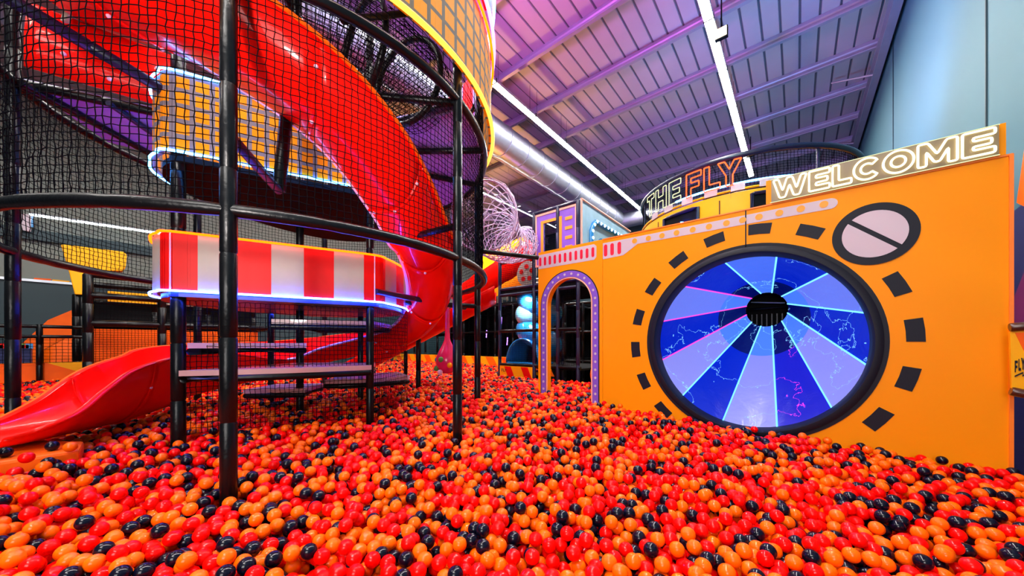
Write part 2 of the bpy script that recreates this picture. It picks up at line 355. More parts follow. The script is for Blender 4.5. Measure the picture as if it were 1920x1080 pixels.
# ================================================================== BALL PIT
def surf(x, y):
    a = (-x + 0.3 * y + 0.5) / 6.0; a = np.clip(a, 0, 1); s = a * a * (3 - 2 * a)
    return 0.54 + 0.22 * s + 0.016 * y + 0.018 * np.sin(1.7 * x + 0.6) * np.sin(1.3 * y + 1.1) + 0.07 * np.exp(-((x + 3.75) ** 2 + (y + 0.62) ** 2) / 0.6)
D = 0.072; RB = D / 2
MATP = [cz(-4.5, 2.85), cz(-3.50, 2.80), cz(-3.22, 2.55), cz(-3.55, 2.15), cz(-3.8, 2.05)]       # landing mat outline
def in_poly(X, Y, poly):
    ins = np.zeros(X.shape, bool); n = len(poly)
    for i in range(n):
        x1, y1 = poly[i][0], poly[i][1]; x2, y2 = poly[(i + 1) % n][0], poly[(i + 1) % n][1]
        c = ((y1 > Y) != (y2 > Y)) & (X < (x2 - x1) * (Y - y1) / (y2 - y1 + 1e-12) + x1); ins ^= c
    return ins
def make_balls():
    rng = np.random.default_rng(11)
    def cand(n): return rng.uniform(-13.4, 1.70, n), rng.uniform(-4.5, 8.45, n)
    def keep(X, Y):
        dep = X * FV.x + Y * FV.y; lat = X * RV.x + Y * RV.y
        k = (dep > 0.75) & (np.abs(lat) < 1.58 * dep + 0.55) & (X < 1.70)
        k &= ~((X > -2.30) & (Y > 4.58) ) & ~((X > -3.36) & (X < -2.30) & (Y > 6.1)) & ~((X > -5.75) & (X < -3.3) & (Y > 6.12))
        k &= ~in_poly(X, Y, MATP)
        return k, dep
    area_ = 15.1 * 12.95
    X, Y = cand(int(area_ * 470)); k, dep = keep(X, Y)
    p = rng.uniform(0, 1, len(X)); k &= p < np.where(dep < 4.6, 1.0, 0.66)
    X, Y, dep = X[k], Y[k], dep[k]
    lay = np.where(dep < 4.6, 2.3, 1.5) * D
    Zr = rng.uniform(-1, 0, len(X)) * lay
    P = np.stack([X, Y, Zr], 1); N = len(P)        # z relative to the surface
    x0, y0 = -14.0, -5.5; nx = int(17.0 / D) + 2; ny = int(16.0 / D) + 2; CAP = 9
    for it in range(34):
        ci = ((P[:, 0] - x0) / D).astype(int).clip(1, nx - 2); cj = ((P[:, 1] - y0) / D).astype(int).clip(1, ny - 2)
        cell = ci * ny + cj; order = np.argsort(cell, kind='stable'); cs = cell[order]
        start = np.searchsorted(cs, np.arange(nx * ny)); rank = np.arange(N) - start[cs]
        tab = -np.ones((nx * ny, CAP), np.int32); ok = rank < CAP; tab[cs[ok], rank[ok]] = order[ok]
        disp = np.zeros_like(P); cnt = np.zeros(N)
        for di in (-1, 0, 1):
            for dj in (-1, 0, 1):
                nb = tab[cell + di * ny + dj]
                for c in range(CAP):
                    j = nb[:, c]; v = (j >= 0) & (j != np.arange(N)); i_ = np.nonzero(v)[0]; j_ = j[i_]
                    dl = P[i_] - P[j_]; d2 = (dl ** 2).sum(1); h = d2 < D * D; i_, dl, d2 = i_[h], dl[h], d2[h]
                    d1 = np.sqrt(d2) + 1e-6; push = dl / d1[:, None] * ((D - d1) * 0.5)[:, None]
                    np.add.at(disp, i_, push); np.add.at(cnt, i_, 1)
        P += disp / np.maximum(cnt, 1)[:, None] * min(1.6, 1.0) * 1.25
        if it < 26: P[:, 2] -= 0.0018
        P[:, 2] = np.maximum(P[:, 2], -lay)
    k, dep = keep(P[:, 0], P[:, 1]); P = P[k]; lay = lay[k]
    P[:, 2] -= D * 0.5
    P[:, 2] += surf(P[:, 0], P[:, 1])
    return P
BP = make_balls()
# nothing may sit inside a pole, the mat, the slide foot or a panel
posts_xy = []

# ================================================================== THE BIG ROUND TOWER
RO = 2.25; ZR1 = EYE + 0.84; ZR2 = EYE + 2.39
tw = thing('netted_tower_frame', 'tall round black padded tower frame hung with black netting, standing in the ball pit', 'play tower', (CX, CY, 0))
for k in range(8):
    th = -28.9 + 45.3 * k
    if k == 6: th = -110.0
    if k == 7: th = -73.5
    p = pol(th, RO, 0); posts_xy.append((p.x, p.y, 0.06))
    q = MB(); padded(q, (p.x, p.y, 0), (p.x, p.y, EYE + 3.75), 0.046); q.build('post', M['black_pad'], tw, smooth=True)
IN = [cz(-3.02, 3.10), cz(-1.60, 3.86), cz(-2.70, 4.36), cz(-3.45, 4.9), cz(-2.3, 5.2)]
for p, ztop, r in zip(IN, (EYE + 2.6, EYE + 3.7, EYE + 3.7, EYE + 1.0, EYE + 1.0), (0.054, 0.042, 0.045, 0.04, 0.04)):
    posts_xy.append((p.x, p.y, r + 0.02)); q = MB(); padded(q, (p.x, p.y, 0), (p.x, p.y, ztop), r); q.build('post', M['black_pad'], tw, smooth=True)
for z, r in ((ZR1, 0.042), (ZR2, 0.042)):
    q = MB(); padded_arc(q, lambda t: pol(t, RO, z), 0, 360, 168, r, 10, 7, True); q.build('ring_rail', M['black_pad'], tw, smooth=True)
q = MB(); padded_arc(q, lambda t: pol(t, RO, EYE + 3.62), -80, 120, 100, 0.035, 8, 7); q.build('ring_rail', M['black_pad'], tw, smooth=True)
def netcyl(th0, th1, z0, z1, r=RO, cell=0.047, closed=False, cord=0.0033):
    nu = int(math.radians(abs(th1 - th0)) * r / cell); nv = max(2, int((z1 - z0) / cell))
    return net_mesh(lambda u, v: pol(th0 + (th1 - th0) * u, r - 0.02, z0 + (z1 - z0) * v), nu, nv, cord, 0.005, closed, 'netting', tw)
netcyl(0, 360, ZR1 + 0.03, ZR2 - 0.03, closed=True)
netcyl(-95, 90, ZR2 + 0.04, EYE + 2.62)
netcyl(-60, 60, EYE + 2.62, EYE + 3.55, cell=0.09)
# beams of the upper floor
def beam(a, c, r=0.036, name='beam', m='black_pad', par=None):
    q = MB(); padded(q, a, c, r, 10); return q.build(name, M[m], par or tw, smooth=True)
beam(pol(-73.5, RO, ZR2 - 0.02), (IN[0].x, IN[0].y, EYE + 2.22), 0.045, m='navy_pad')
beam(pol(-110, RO, ZR2), cz(-3.5, 3.62, 2.39), 0.04)
beam(cz(-4.42, 3.08, 2.36), cz(-4.5, 4.32, 2.36), 0.035); beam(pol(-110, RO, ZR2), cz(-4.5, 4.32, 2.39), 0.035)
beam(cz(-3.95, 3.35, 2.36), cz(-4.1, 4.5, 2.33), 0.03, m='navy_pad')
beam(pol(16.4, RO, ZR2 - 0.03), cz(-1.566 * .98, 3.867 * .98, 2.36), 0.038, m='navy_pad')
beam(pol(61.7, RO, ZR2 - 0.03), cz(-1.7, 4.5, 2.33), 0.036); beam(pol(38, RO, ZR2 - 0.03), cz(-1.6, 4.15, 2.33), 0.036)
beam(pol(16.4, RO, ZR1 + 0.32), cz(-1.4, 3.9, 1.16), 0.034); beam(pol(61.7, RO, ZR1 - 0.28), cz(-1.5, 4.6, 0.56), 0.034)
beam(cz(-1.5, 3.78, 0.58), pol(75, RO, ZR1 - 0.26), 0.034, m='navy_pad')
pb = pol(-28.9, RO, EYE + 1.32)
sp = cz(-1.98, 2.91, 1.30); beam(pb, sp, 0.034, m='navy_pad')
beam(sp, cz(-1.99, 3.02, 2.02), 0.05, 'slide_prop')
# curved hoops and braces of the mesh tunnel on the upper floor
for th, rr_, zz in ((-20, 1.65, 2.72), (-2, 1.65, 2.70), (14, 1.7, 2.68)):
    q = MB(); c = pol(th, rr_, EYE + zz); u = pol(th, 1, 0) - pol(th, 0, 0)
    q.tube([c + u * 0.42 * math.cos(a) + UP * 0.42 * math.sin(a) for a in [2 * PI * k / 28 for k in range(28)]], 0.030, 8, True); q.build('tunnel_hoop', M['black_pad'], tw, smooth=True)
net_mesh(lambda u, v: pol(-30 + 52 * u, 1.67 + 0.40 * math.cos(2 * PI * v), EYE + 2.70 + 0.40 * math.sin(2 * PI * v)), 34, 46, 0.003, 0.004, False, 'tunnel_netting', tw)
beam(pol(-28.9, RO, EYE + 2.9), pol(-5, 1.3, EYE + 2.36), 0.034); beam(pol(16.4, RO, EYE + 2.36), pol(-20, 1.25, EYE + 2.36), 0.036)
beam(pol(16.4, RO, EYE + 3.3), pol(-12, RO - .1, EYE + 2.42), 0.028)
# upper deck boards
def deck(th0, th1, r0, r1, z, name, m, par=tw, t=0.05, n=12):
    q = MB(); P = [pol(th0 + (th1 - th0) * i / n, r1, z) for i in range(n + 1)] + [pol(th1 + (th0 - th1) * i / n, r0, z) for i in range(n + 1)]
    q.prism(P, (0, 0, 1), t); return q.build(name, M[m], par)
deck(20, 120, 0.9, RO - 0.05, ZR2 + 0.0, 'deck_board', 'purple_deck')
q = MB(); q.prism([pol(-110, RO - .06, ZR2), cz(-3.5, 3.62, 2.39), cz(-3.6, 4.4, 2.39), cz(-4.5, 4.32, 2.39), pol(-135, RO - .06, ZR2)], (0, 0, 1), 0.05); q.build('deck_board', M['purple_deck'], tw)
net_mesh(lambda u, v: pol(-25 + 45 * u, 1.2 + 1.0 * v, ZR2 + 0.02), 40, 22, 0.003, 0.004, False, 'deck_netting', tw)

# drum outline: flat faces with rounded corners between the inner posts
DR = [(-3.38, 3.24), (-3.28, 3.155), (-3.17, 3.10), (-3.03, 3.06), (-2.54, 3.33), (-2.05, 3.60), (-1.566, 3.867), (-1.50, 4.05), (-1.465, 4.3), (-1.46, 4.55), (-1.50, 4.8), (-1.6, 5.1), (-1.85, 5.38), (-2.3, 5.6), (-2.8, 5.55), (-3.2, 5.25), (-3.5, 4.75), (-3.64, 4.25), (-3.64, 3.8), (-3.56, 3.45)]
DR = [cz(a * .98, c * .98) for a, c in DR]
def smooth_loop(P, sub=3):
    out = []; n = len(P)
    for i in range(n):
        p0, p1, p2, p3 = P[i - 1], P[i], P[(i + 1) % n], P[(i + 2) % n]
        for k in range(sub):
            t = k / sub; out.append(0.5 * ((2 * p1) + (p2 - p0) * t + (2 * p0 - 5 * p1 + 4 * p2 - p3) * t * t + (3 * p1 - p0 - 3 * p2 + p3) * t ** 3))
    return out
DL = smooth_loop(DR, 4)
def drum_wall(z0, z1, off=0.0):
    c = Vector((CX, CY, 0)); P = []
    for p in DL:
        d_ = (p - Vector((CX, CY, p.z))); d_.z = 0; d_.normalize(); P.append([Vector((p.x, p.y, z0)) + d_ * off, Vector((p.x, p.y, z1)) + d_ * off])
    return P
def loop_at(z, off=0.0): return [r_[0] for r_ in drum_wall(z, z, off)]
cum = [0.0]
for i in range(len(DL)): cum.append(cum[-1] + (DL[(i + 1) % len(DL)] - DL[i]).length)
# striped red and cream drum
z0, z1 = EYE + 0.47, EYE + 0.97
t = thing('striped_ring_wall', 'red and cream striped ring wall in the tower, orange neon above and blue below', 'padded wall', (CX, CY, z0))
W_ = drum_wall(z0, z1); q = MB()
def resample(z0, z1, n):
    P = []; tot = cum[-1]
    for k in range(n):
        s_ = tot * k / n
        i = max(j for j in range(len(cum) - 1) if cum[j] <= s_ + 1e-9); f_ = (s_ - cum[i]) / (cum[i + 1] - cum[i]); p = DL[i].lerp(DL[(i + 1) % len(DL)], f_)
        P.append((p, s_))
    return P
RS = resample(z0, z1, 432)
for i in range(432):
    a, c = RS[i][0], RS[(i + 1) % 432][0]; st = int(math.floor((RS[i][1] + 0.01 - cum[12] - 0.165) / 0.274)) % 2
    q.add([(a.x, a.y, z0), (c.x, c.y, z0), (c.x, c.y, z1), (a.x, a.y, z1)], [(0, 1, 2, 3)], st)
q.build('striped_panel', [M['cream_vinyl'], M['red_vinyl']], t, solid=0.03)
q = MB(); q.tube(loop_at(z1 + 0.01, 0.03), 0.011, 6, True); q.build('neon_strip', M['neon_orange'], t)['label'] = 'orange neon strip along the top edge'
q = MB(); q.tube(loop_at(z0 - 0.005, 0.035), 0.010, 6, True); q.build('neon_strip', M['neon_blue'], t)['label'] = 'blue neon strip along the bottom edge'
for i in (12, 24):
    p = DL[i]; d_ = (p - Vector((CX, CY, p.z))).normalized(); q = MB(); q.tube([Vector((p.x, p.y, z0)) + d_ * 0.02, Vector((p.x, p.y, z1)) + d_ * 0.02], 0.007, 6); q.build('corner_piping', M['rim'], t)
q = MB(); q.prism(loop_at(z0 - 0.05, -0.04), (0, 0, 1), 0.045); q.build('floor_board', M['navy_pad'], t)
# grid-printed orange drum above
z0, z1 = EYE + 1.69, EYE + 2.38
t = thing('grid_ring_wall', 'orange ring wall with a grey grid print and ice-blue neon edges, high inside the tower', 'padded wall', (CX, CY, z0))
mg = bpy.data.materials.new('orange_grid_print'); mg.use_nodes = True; nt = mg.node_tree; bs = nt.nodes['Principled BSDF']; bs.inputs['Roughness'].default_value = 0.6; bs.inputs['Specular IOR Level'].default_value = 0.1
uvn = nt.nodes.new('ShaderNodeUVMap'); br = nt.nodes.new('ShaderNodeTexBrick'); br.offset = 0.0; br.inputs['Color1'].default_value = (1.0, 0.30, 0.006, 1); br.inputs['Color2'].default_value = (1.0, 0.33, 0.008, 1)
br.inputs['Mortar'].default_value = (0.22, 0.19, 0.24, 1); br.inputs['Scale'].default_value = 1.0; br.inputs['Mortar Size'].default_value = 0.020; br.inputs['Brick Width'].default_value = 0.135; br.inputs['Row Height'].default_value = 0.135; br.inputs['Mortar Smooth'].default_value = 0.0
nt.links.new(uvn.outputs['UV'], br.inputs['Vector']); nt.links.new(br.outputs['Color'], bs.inputs['Base Color'])
def uv_wall(rows, z0, z1, name, m, par, closed=True, solid=0.03):
    n = len(rows); q = MB(); N_ = n if closed else n - 1
    for i in range(N_):
        a, c = rows[i][0], rows[(i + 1) % n][0]; q.add([(a.x, a.y, z0), (c.x, c.y, z0), (c.x, c.y, z1), (a.x, a.y, z1)], [(0, 1, 2, 3)])
    o = q.build(name, m, par, solid=solid); uv = o.data.uv_layers.new(name='UVMap')
    for i in range(N_):
        s0 = rows[i][1]; s1 = rows[i + 1][1] if i + 1 < n else s0 + (rows[1][1] - rows[0][1])
        for k, c in enumerate(((s0, z0), (s1, z0), (s1, z1), (s0, z1))): uv.data[i * 4 + k].uv = c
    return o
uv_wall(RS, z0, z1, 'grid_panel', mg, t)
q = MB(); q.tube(loop_at(z1 + 0.01, 0.03), 0.010, 6, True); q.build('neon_strip', M['neon_ice'], t)['label'] = 'ice blue neon strip along the top edge'
q = MB(); q.tube(loop_at(z0 - 0.005, 0.035), 0.011, 6, True); q.build('neon_strip', M['neon_ice'], t)['label'] = 'ice blue neon strip along the bottom edge'
q = MB(); q.prism(loop_at(z0 - 0.06, -0.05), (0, 0, 1), 0.05); q.build('floor_board', M['black'], t)
# outer amber grid band high on the tower, and the striped band above it
t = thing('amber_grid_band', 'curved amber band with grey grid lines and neon edges round the tower top', 'padded wall', (CX, CY, EYE + 2.62))
rows = [(pol(th, RO + 0.07, 0), math.radians(th) * (RO + 0.07)) for th in lin(-70, 130, 101)]
mg2 = mg.copy(); mg2.name = 'amber_grid_print'
for n_ in mg2.node_tree.nodes:
    if n_.type == 'TEX_BRICK': n_.inputs['Color1'].default_value = (0.55, 0.20, 0.001, 1); n_.inputs['Color2'].default_value = (0.55, 0.21, 0.001, 1); n_.inputs['Brick Width'].default_value = 0.17; n_.inputs['Row Height'].default_value = 0.17; n_.inputs['Mortar'].default_value = (0.10, 0.09, 0.07, 1)
uv_wall(rows, EYE + 2.64, EYE + 3.55, 'grid_panel', mg2, t, closed=False)
q = MB(); q.tube([pol(th, RO + 0.11, EYE + 2.63) for th in lin(-70, 130, 101)], 0.022, 8); q.build('neon_strip', M['neon_yellow'], t)
q = MB(); q.tube([pol(th, RO + 0.11, EYE + 3.56) for th in lin(-70, 130, 101)], 0.016, 8); q.build('neon_strip', M['neon_orange'], t)
t = thing('striped_crown_band', 'red and pale striped band with ice-white neon edges at the very top of the tower', 'padded wall', (CX, CY, EYE + 3.72))
q = MB(); rows = [pol(th, RO + 0.09, 0) for th in lin(-70, 130, 121)]
for i in range(120): q.add([(rows[i].x, rows[i].y, EYE + 3.75), (rows[i + 1].x, rows[i + 1].y, EYE + 3.75), (rows[i + 1].x, rows[i + 1].y, EYE + 4.35), (rows[i].x, rows[i].y, EYE + 4.35)], [(0, 1, 2, 3)], (i // 5) % 2)
q.build('striped_panel', [M['pale_blue_vinyl'], M['red_vinyl']], t, solid=0.03)
for zz in (3.74, 4.36):
    q = MB(); q.tube([pol(th, RO + 0.125, EYE + zz) for th in lin(-70, 130, 101)], 0.02, 8); q.build('neon_strip', M['neon_violet' if zz < 4 else 'neon_ice'], t)

# climbing decks inside the drum
def mini_deck(pts, z, label, tops=0.05):
    t = thing('climbing_deck', label, 'climbing platform', (pts[0].x, pts[0].y, z), 'padded decks under the striped ring wall')
    P = [Vector((p.x, p.y, z - tops)) for p in pts]; q = MB(); q.prism(P, (0, 0, 1), tops); q.build('foam_top', M['deck_mat'], t)
    q = MB(); c = sum(P, Vector()) / len(P)
    q.tube([p + (c - p).normalized() * 0.03 - UP * 0.03 for p in P], 0.034, 8, True); q.build('edge_rail', M['black_pad'], t, smooth=True)
    return t
def arc(p0, p1, bulge, n=7):
    out = []; d_ = p1 - p0; nrm = Vector((d_.y, -d_.x, 0)).normalized()
    for i in range(n): s = i / (n - 1); out.append(p0.lerp(p1, s) + nrm * bulge * 4 * s * (1 - s))
    return out
mini_deck(arc(cz(-2.94, 3.02), cz(-1.56, 3.80), 0.10) + [cz(-1.75, 4.4), cz(-2.7, 4.3)], EYE - 0.235, 'long curved climbing deck nearest the front, with a pale pink foam top')
mini_deck([cz(-2.94, 3.10), cz(-2.25, 3.75), cz(-2.7, 4.35), cz(-3.5, 4.5)], EYE + 0.01, 'climbing deck at middle height beside the red slide neck, left of the centre post')
mini_deck([cz(-2.6, 3.7), cz(-1.65, 4.1), cz(-1.7, 4.8), cz(-2.7, 4.8)], EYE + 0.27, 'highest climbing deck close under the blue neon strip')
mini_deck(arc(cz(-2.3, 4.2), cz(-1.42, 4.75), 0.12) + [cz(-1.8, 5.4), cz(-2.4, 5.0)], EYE - 0.44, 'low climbing deck at the right-hand corner of the striped ring wall, just over the balls')
mini_deck([cz(-3.3, 4.2), cz(-2.6, 4.3), cz(-2.7, 4.9), cz(-3.3, 4.8)], EYE - 0.56, 'lowest climbing deck, a bluish-lit step almost on the balls behind the front posts')
q = MB()
net_mesh(lambda u, v: (DL[12 + int(round(u * 24))] if False else IN[0].lerp(IN[1], u)) + Vector((0, 0, -EYE - 0 + EYE - 0)) * 0 + Vector((0, 0, (0.40 if True else 0) - 1.22 * v)), 40, 26, 0.0032, 0.004, False, 'lower_netting', tw)
pA, pB = cz(-1.566 * .98, 3.867 * .98), cz(-1.44, 4.7)
net_mesh(lambda u, v: pA.lerp(pB, u) + Vector((0, 0, 0.40 - 1.22 * v)), 20, 26, 0.0032, 0.004, False, 'lower_netting', tw)

# ------------------------------------------------------------------ spiral slide
def catmull(K, n):
    out = []; m_ = len(K)
    for s_ in range(n):
        x = s_ / (n - 1) * (m_ - 1); i = min(int(x), m_ - 2); t_ = x - i
        g = lambda j: np.array(K[min(max(j, 0), m_ - 1)], float)
        p0, p1, p2, p3 = g(i - 1), g(i), g(i + 1), g(i + 2)
        out.append(0.5 * (2 * p1 + (p2 - p0) * t_ + (2 * p0 - 5 * p1 + 4 * p2 - p3) * t_ ** 2 + (3 * p1 - p0 - 3 * p2 + p3) * t_ ** 3))
    return out
# keys: x, y, z(bottom), half width, outer wall, inner wall
K = []
for th, h, ri, ro, wo in ((-118, 3.25, 1.40, 2.12, .46), (-103, 3.02, 1.40, 2.12, .46), (-89, 2.80, 1.40, 2.12, .46), (-72, 2.58, 1.40, 2.12, .45), (-54, 2.34, 1.40, 2.12, .44), (-40, 2.16, 1.40, 2.12, .43), (-25, 1.96, 1.40, 2.10, .41), (-12, 1.77, 1.40, 2.08, .39),
                          (0, 1.53, 1.40, 2.03, .38), (12, 1.27, 1.38, 1.96, .36), (22, 1.05, 1.36, 1.90, .36), (34, .82, 1.30, 1.88, .38), (48, .56, 1.30, 1.86, .42), (64, .30, 1.28, 1.84, .44), (82, .08, 1.25, 1.80, .44), (102, -.06, 1.25, 1.78, .42),
                          (124, -.16, 1.28, 1.80, .40), (148, -.30, 1.30, 1.80, .44), (172, -.48, 1.30, 1.80, .52)):
    p = pol(th, (ri + ro) / 2, EYE + h); K.append((p.x, p.y, p.z, (ro - ri) / 2, wo, 0.05 if th < 30 else 0.24))
for x, z, h, w_, wl_, wr_ in ((-4.20, 4.55, -.66, .34, .64, .58), (-4.15, 4.05, -.75, .34, .61, .64), (-4.07, 3.60, -.79, .34, .51, .62), (-3.97, 3.20, -.79, .32, .28, .53), (-3.88, 2.90, -.775, .31, .15, .36), (-3.81, 2.66, -.76, .30, .11, .19), (-3.79, 2.50, -.75, .23, .08, .10), (-3.78, 2.44, -.745, .12, .05, .06)):
    p = cz(x, z, h); K.append((p.x, p.y, p.z, w_, wl_, wr_))
ST = catmull(K, 150)
def section(i):
    x, y, z, hw, wo, wi = ST[i]; a = ST[max(i - 1, 0)]; c = ST[min(i + 1, len(ST) - 1)]
    tt = Vector((c[0] - a[0], c[1] - a[1], 0)).normalized(); side = Vector((tt.y, -tt.x, 0))      # outward, away from the centre
    pts = []
    for k in range(-11, 12):
        s_ = k / 11; ang = abs(s_) * PI / 2; h = (1 - math.cos(ang)) ** 0.9; wgt = wo if s_ > 0 else wi
        pts.append(Vector((x, y, z)) + side * (hw * math.sin(ang) * (1 if s_ > 0 else -1)) + UP * (wgt * h))
    pts = [pts[0] - side * 0.045 + UP * 0.002] + pts + [pts[-1] + side * 0.045 + UP * 0.002]
    return pts
SL = [section(i) for i in range(150)]
t = thing('spiral_slide', 'big glossy red spiral slide winding down the netted tower to a flared foot', 'slide', (CX, CY, EYE - 0.7))
cuts = [0, 20, 38, 50, 62, 74, 88, 104, 122, 149]
for a, c in zip(cuts[:-1], cuts[1:]):
    q = MB(); q.grid(SL[a:c + 1]); q.build('chute_section', M['red_plastic'], t, smooth=True, solid=0.022)
for c in cuts[1:-1]:
    q = MB(); q.tube([p - UP * 0.012 for p in SL[c]], 0.017, 6); fl = q.build('joint_flange', M['red_plastic'], t, smooth=True)
    for k in (4, 12, 20):
        p = SL[c][k]; q = MB(); q.sphere(p - UP * 0.03, 0.016, 8, 6); q.build('bolt', M['rim'], fl)
q = MB(); q.tube([r_[0] for r_ in SL[:104]], 0.020, 6); q.build('inner_edge_highlight', M['rim'], t, smooth=True)['label'] = 'pale pink strip painting the highlight along the inner edge'  # pale tube paints the bright highlight on the slide's lower edge
q = MB(); q.tube([r_[-1] for r_ in SL], 0.016, 6); q.build('outer_rim', M['orange'], t, smooth=True)
t = thing('slide_entry_hood', 'flat red plastic hood panel standing on the upper floor beside the slide top', 'slide hood', tuple(cz(-4.2, 3.2, 2.42)))
e0, e1 = cz(-4.30, 3.02), cz(-3.55, 3.58)
q = MB(); P = []
for i in range(13):
    s_ = i / 12; p = e0.lerp(e1, s_); P.append([Vector((p.x, p.y, EYE + 2.45)), Vector((p.x, p.y, EYE + 2.75)), Vector((p.x, p.y, EYE + 3.02 - 0.02 * s_)) + FV * 0.02, Vector((p.x, p.y, EYE + 3.06 - 0.02 * s_)) + FV * 0.08])
q.grid(P); q.build('panel', M['red_plastic'], t, smooth=True, solid=0.02)
for s_, zz in ((0.25, 2.66), (0.55, 2.56), (0.9, 2.82)):
    p = e0.lerp(e1, s_) - FV * 0.02; q = MB(); q.sphere((p.x, p.y, EYE + zz), 0.02, 8, 6); q.build('bolt', M['rim'], t)
q = MB(); a = e0.lerp(e1, 0.3) - FV * 0.1; q.prism([(a.x, a.y, EYE + 2.92), (a.x + .03, a.y + .03, EYE + 2.92), (a.x + .10, a.y + .10, EYE + 3.2), (a.x + .05, a.y + .05, EYE + 3.2)], FV, 0.03); q.build('bracket', M['cream_vinyl'], t)
# mat under the slide foot
q = MB(); P = [Vector((p.x, p.y, 0)) for p in MATP]; q.prism(P, (0, 0, 1), EYE - 0.79)
tag(q.build('landing_mat', M['orange'], bevel=0.02), 'flat orange landing mat under the foot of the red slide', 'mat')
# straight red slide behind the tower
t = thing('straight_slide', 'straight red slide sloping down through the ball pit behind the tower', 'slide', tuple(cz(-1.6, 7.2, -.6)))
a, c = cz(-0.35, 7.2, 0.95), cz(-3.3, 6.9, -0.62); P = []
for i in range(20):
    s_ = i / 19; o_ = a.lerp(c, s_); row = []
    for k in range(-6, 7):
        g = k / 6 * PI / 2; row.append(o_ + FV * (0.42 * math.sin(g)) + UP * (0.30 * (1 - math.cos(g)) - 0.1))
    P.append(row)
q = MB(); q.grid(P); q.build('chute', M['red_plastic'], t, smooth=True, solid=0.03)
for s_ in (0.28, 0.62):
    o_ = a.lerp(c, s_); q = MB(); padded(q, (o_.x, o_.y, 0), (o_.x, o_.y, o_.z - 0.12), 0.04); q.build('leg', M['black_pad'], t, smooth=True)

# pink wrecking-ball swing
rp = cz(-1.19, 6.3, 0.80)
t = thing('swing_ball', 'hot pink swing ball with coloured knobs, hanging from the tower ring', 'swing', tuple(rp))
q = MB(); q.tube([rp, rp - UP * 0.75], [0.035, 0.045], 10); q.build('rope_sleeve', M['pink'], t, smooth=True)
prof = [(0.05, 0.30), (0.06, 0.15), (0.12, 0.0), (0.18, -0.12), (0.23, -0.26), (0.24, -0.36), (0.20, -0.50), (0.10, -0.60), (0.01, -0.62)]
prof = [(a_ * .88, b_ * .82) for a_, b_ in prof]; c0 = rp - UP * 0.84; q = MB(); q.grid([[c0 + Vector((r_ * math.cos(a), r_ * math.sin(a), z_)) for r_, z_ in prof] for a in [2 * PI * k / 20 for k in range(20)]], closed_u=True); bb = q.build('ball_body', M['pink'], t, smooth=True)
for k, (a, zz, m_) in enumerate(((3.6, -.30, 'blue_plastic'), (4.2, -.48, 'green'), (5.0, -.28, 'green'), (3.0, -.5, 'neon_violet'), (4.9, -.55, 'rim'), (5.8, -.4, 'yellow'))):
    d_ = Vector((math.cos(a), math.sin(a), 0)); q = MB(); q.sphere(c0 + d_ * 0.20 + UP * zz * .85, 0.05, 10, 8); q.build('knob', M[m_] if m_ != 'neon_violet' else M['purple'], bb, smooth=True)

# white rope net funnel between the tower and the panelled room
fa, fb = cz(-0.46, 5.3, 2.0), at_y(985, 455, 6.25)
t = thing('rope_net_funnel', 'white rope net funnel with hoops narrowing from the tower down to the panelled room', 'net tunnel', tuple(fb))
def fun(u, v):
    c = fa.lerp(fb, u); c = c - UP * (0.25 * math.sin(PI * u)); r_ = 0.55 * (1 - u) + 0.36 * u - 0.10 * math.sin(PI * u)
    ax = (fb - fa).normalized(); s1 = ax.cross(UP).normalized(); s2 = s1.cross(ax); a = 2 * PI * v
    return c + s1 * (r_ * math.cos(a)) + s2 * (r_ * math.sin(a))
net_mesh(lambda u, v: fun(u, v * 2), 15, 30, 0.0055, 0.012, False, 'rope_net', t, M['white_net'], diag=True)
net_mesh(lambda u, v: fun(u, v), 4, 16, 0.005, 0.012, False, 'rope_net', t, M['white_net'])
for u in (0.02, 0.3, 0.58, 0.98):
    q = MB(); q.tube([fun(u, k / 28) for k in range(28)], 0.016, 8, True); q.build('hoop', M['white_net'], t, smooth=True)

# ================================================================== THE YELLOW CAMERA-SHAPED WALL
YW = 4.65; TH = 0.12
t = thing('camera_shaped_wall', 'big amber wall shaped like a camera front, with a round lens opening and printed dashes', 'play wall', (-0.42, YW, 0))
WC = (-0.44, 1.575)
def holed(x0, x1, z0, z1, c, r, y, th):
    q = MB(); N_ = 96; ins = []; outs = []
    for k in range(N_):
        a = 2 * PI * k / N_; dx, dz = math.cos(a), math.sin(a)
        tt = min(((x1 - c[0]) / dx if dx > 1e-9 else 1e9), ((x0 - c[0]) / dx if dx < -1e-9 else 1e9), ((z1 - c[1]) / dz if dz > 1e-9 else 1e9), ((z0 - c[1]) / dz if dz < -1e-9 else 1e9))
        ins.append((c[0] + r * dx, c[1] + r * dz)); outs.append((c[0] + tt * dx, c[1] + tt * dz))
    for cx_, cz_ in ((x0, z0), (x1, z0), (x1, z1), (x0, z1)):      # snap the nearest ray to each corner
        k = min(range(N_), key=lambda k: (outs[k][0] - cx_) ** 2 + (outs[k][1] - cz_) ** 2); outs[k] = (cx_, cz_)
    vs = [(p[0], y, p[1]) for p in ins] + [(p[0], y, p[1]) for p in outs] + [(p[0], y + th, p[1]) for p in ins] + [(p[0], y + th, p[1]) for p in outs]
    fs = []
    for k in range(N_):
        j = (k + 1) % N_; fs += [(k, N_ + k, N_ + j, j), (2 * N_ + j, 3 * N_ + j, 3 * N_ + k, 2 * N_ + k), (k, j, 2 * N_ + j, 2 * N_ + k), (N_ + j, N_ + k, 3 * N_ + k, 3 * N_ + j)]
    q.add(vs, fs); return q
holed(-2.163, 1.317, 0, 3.06, WC, 1.02, YW, TH).build('front_panel', M['yellow_panel'], t)
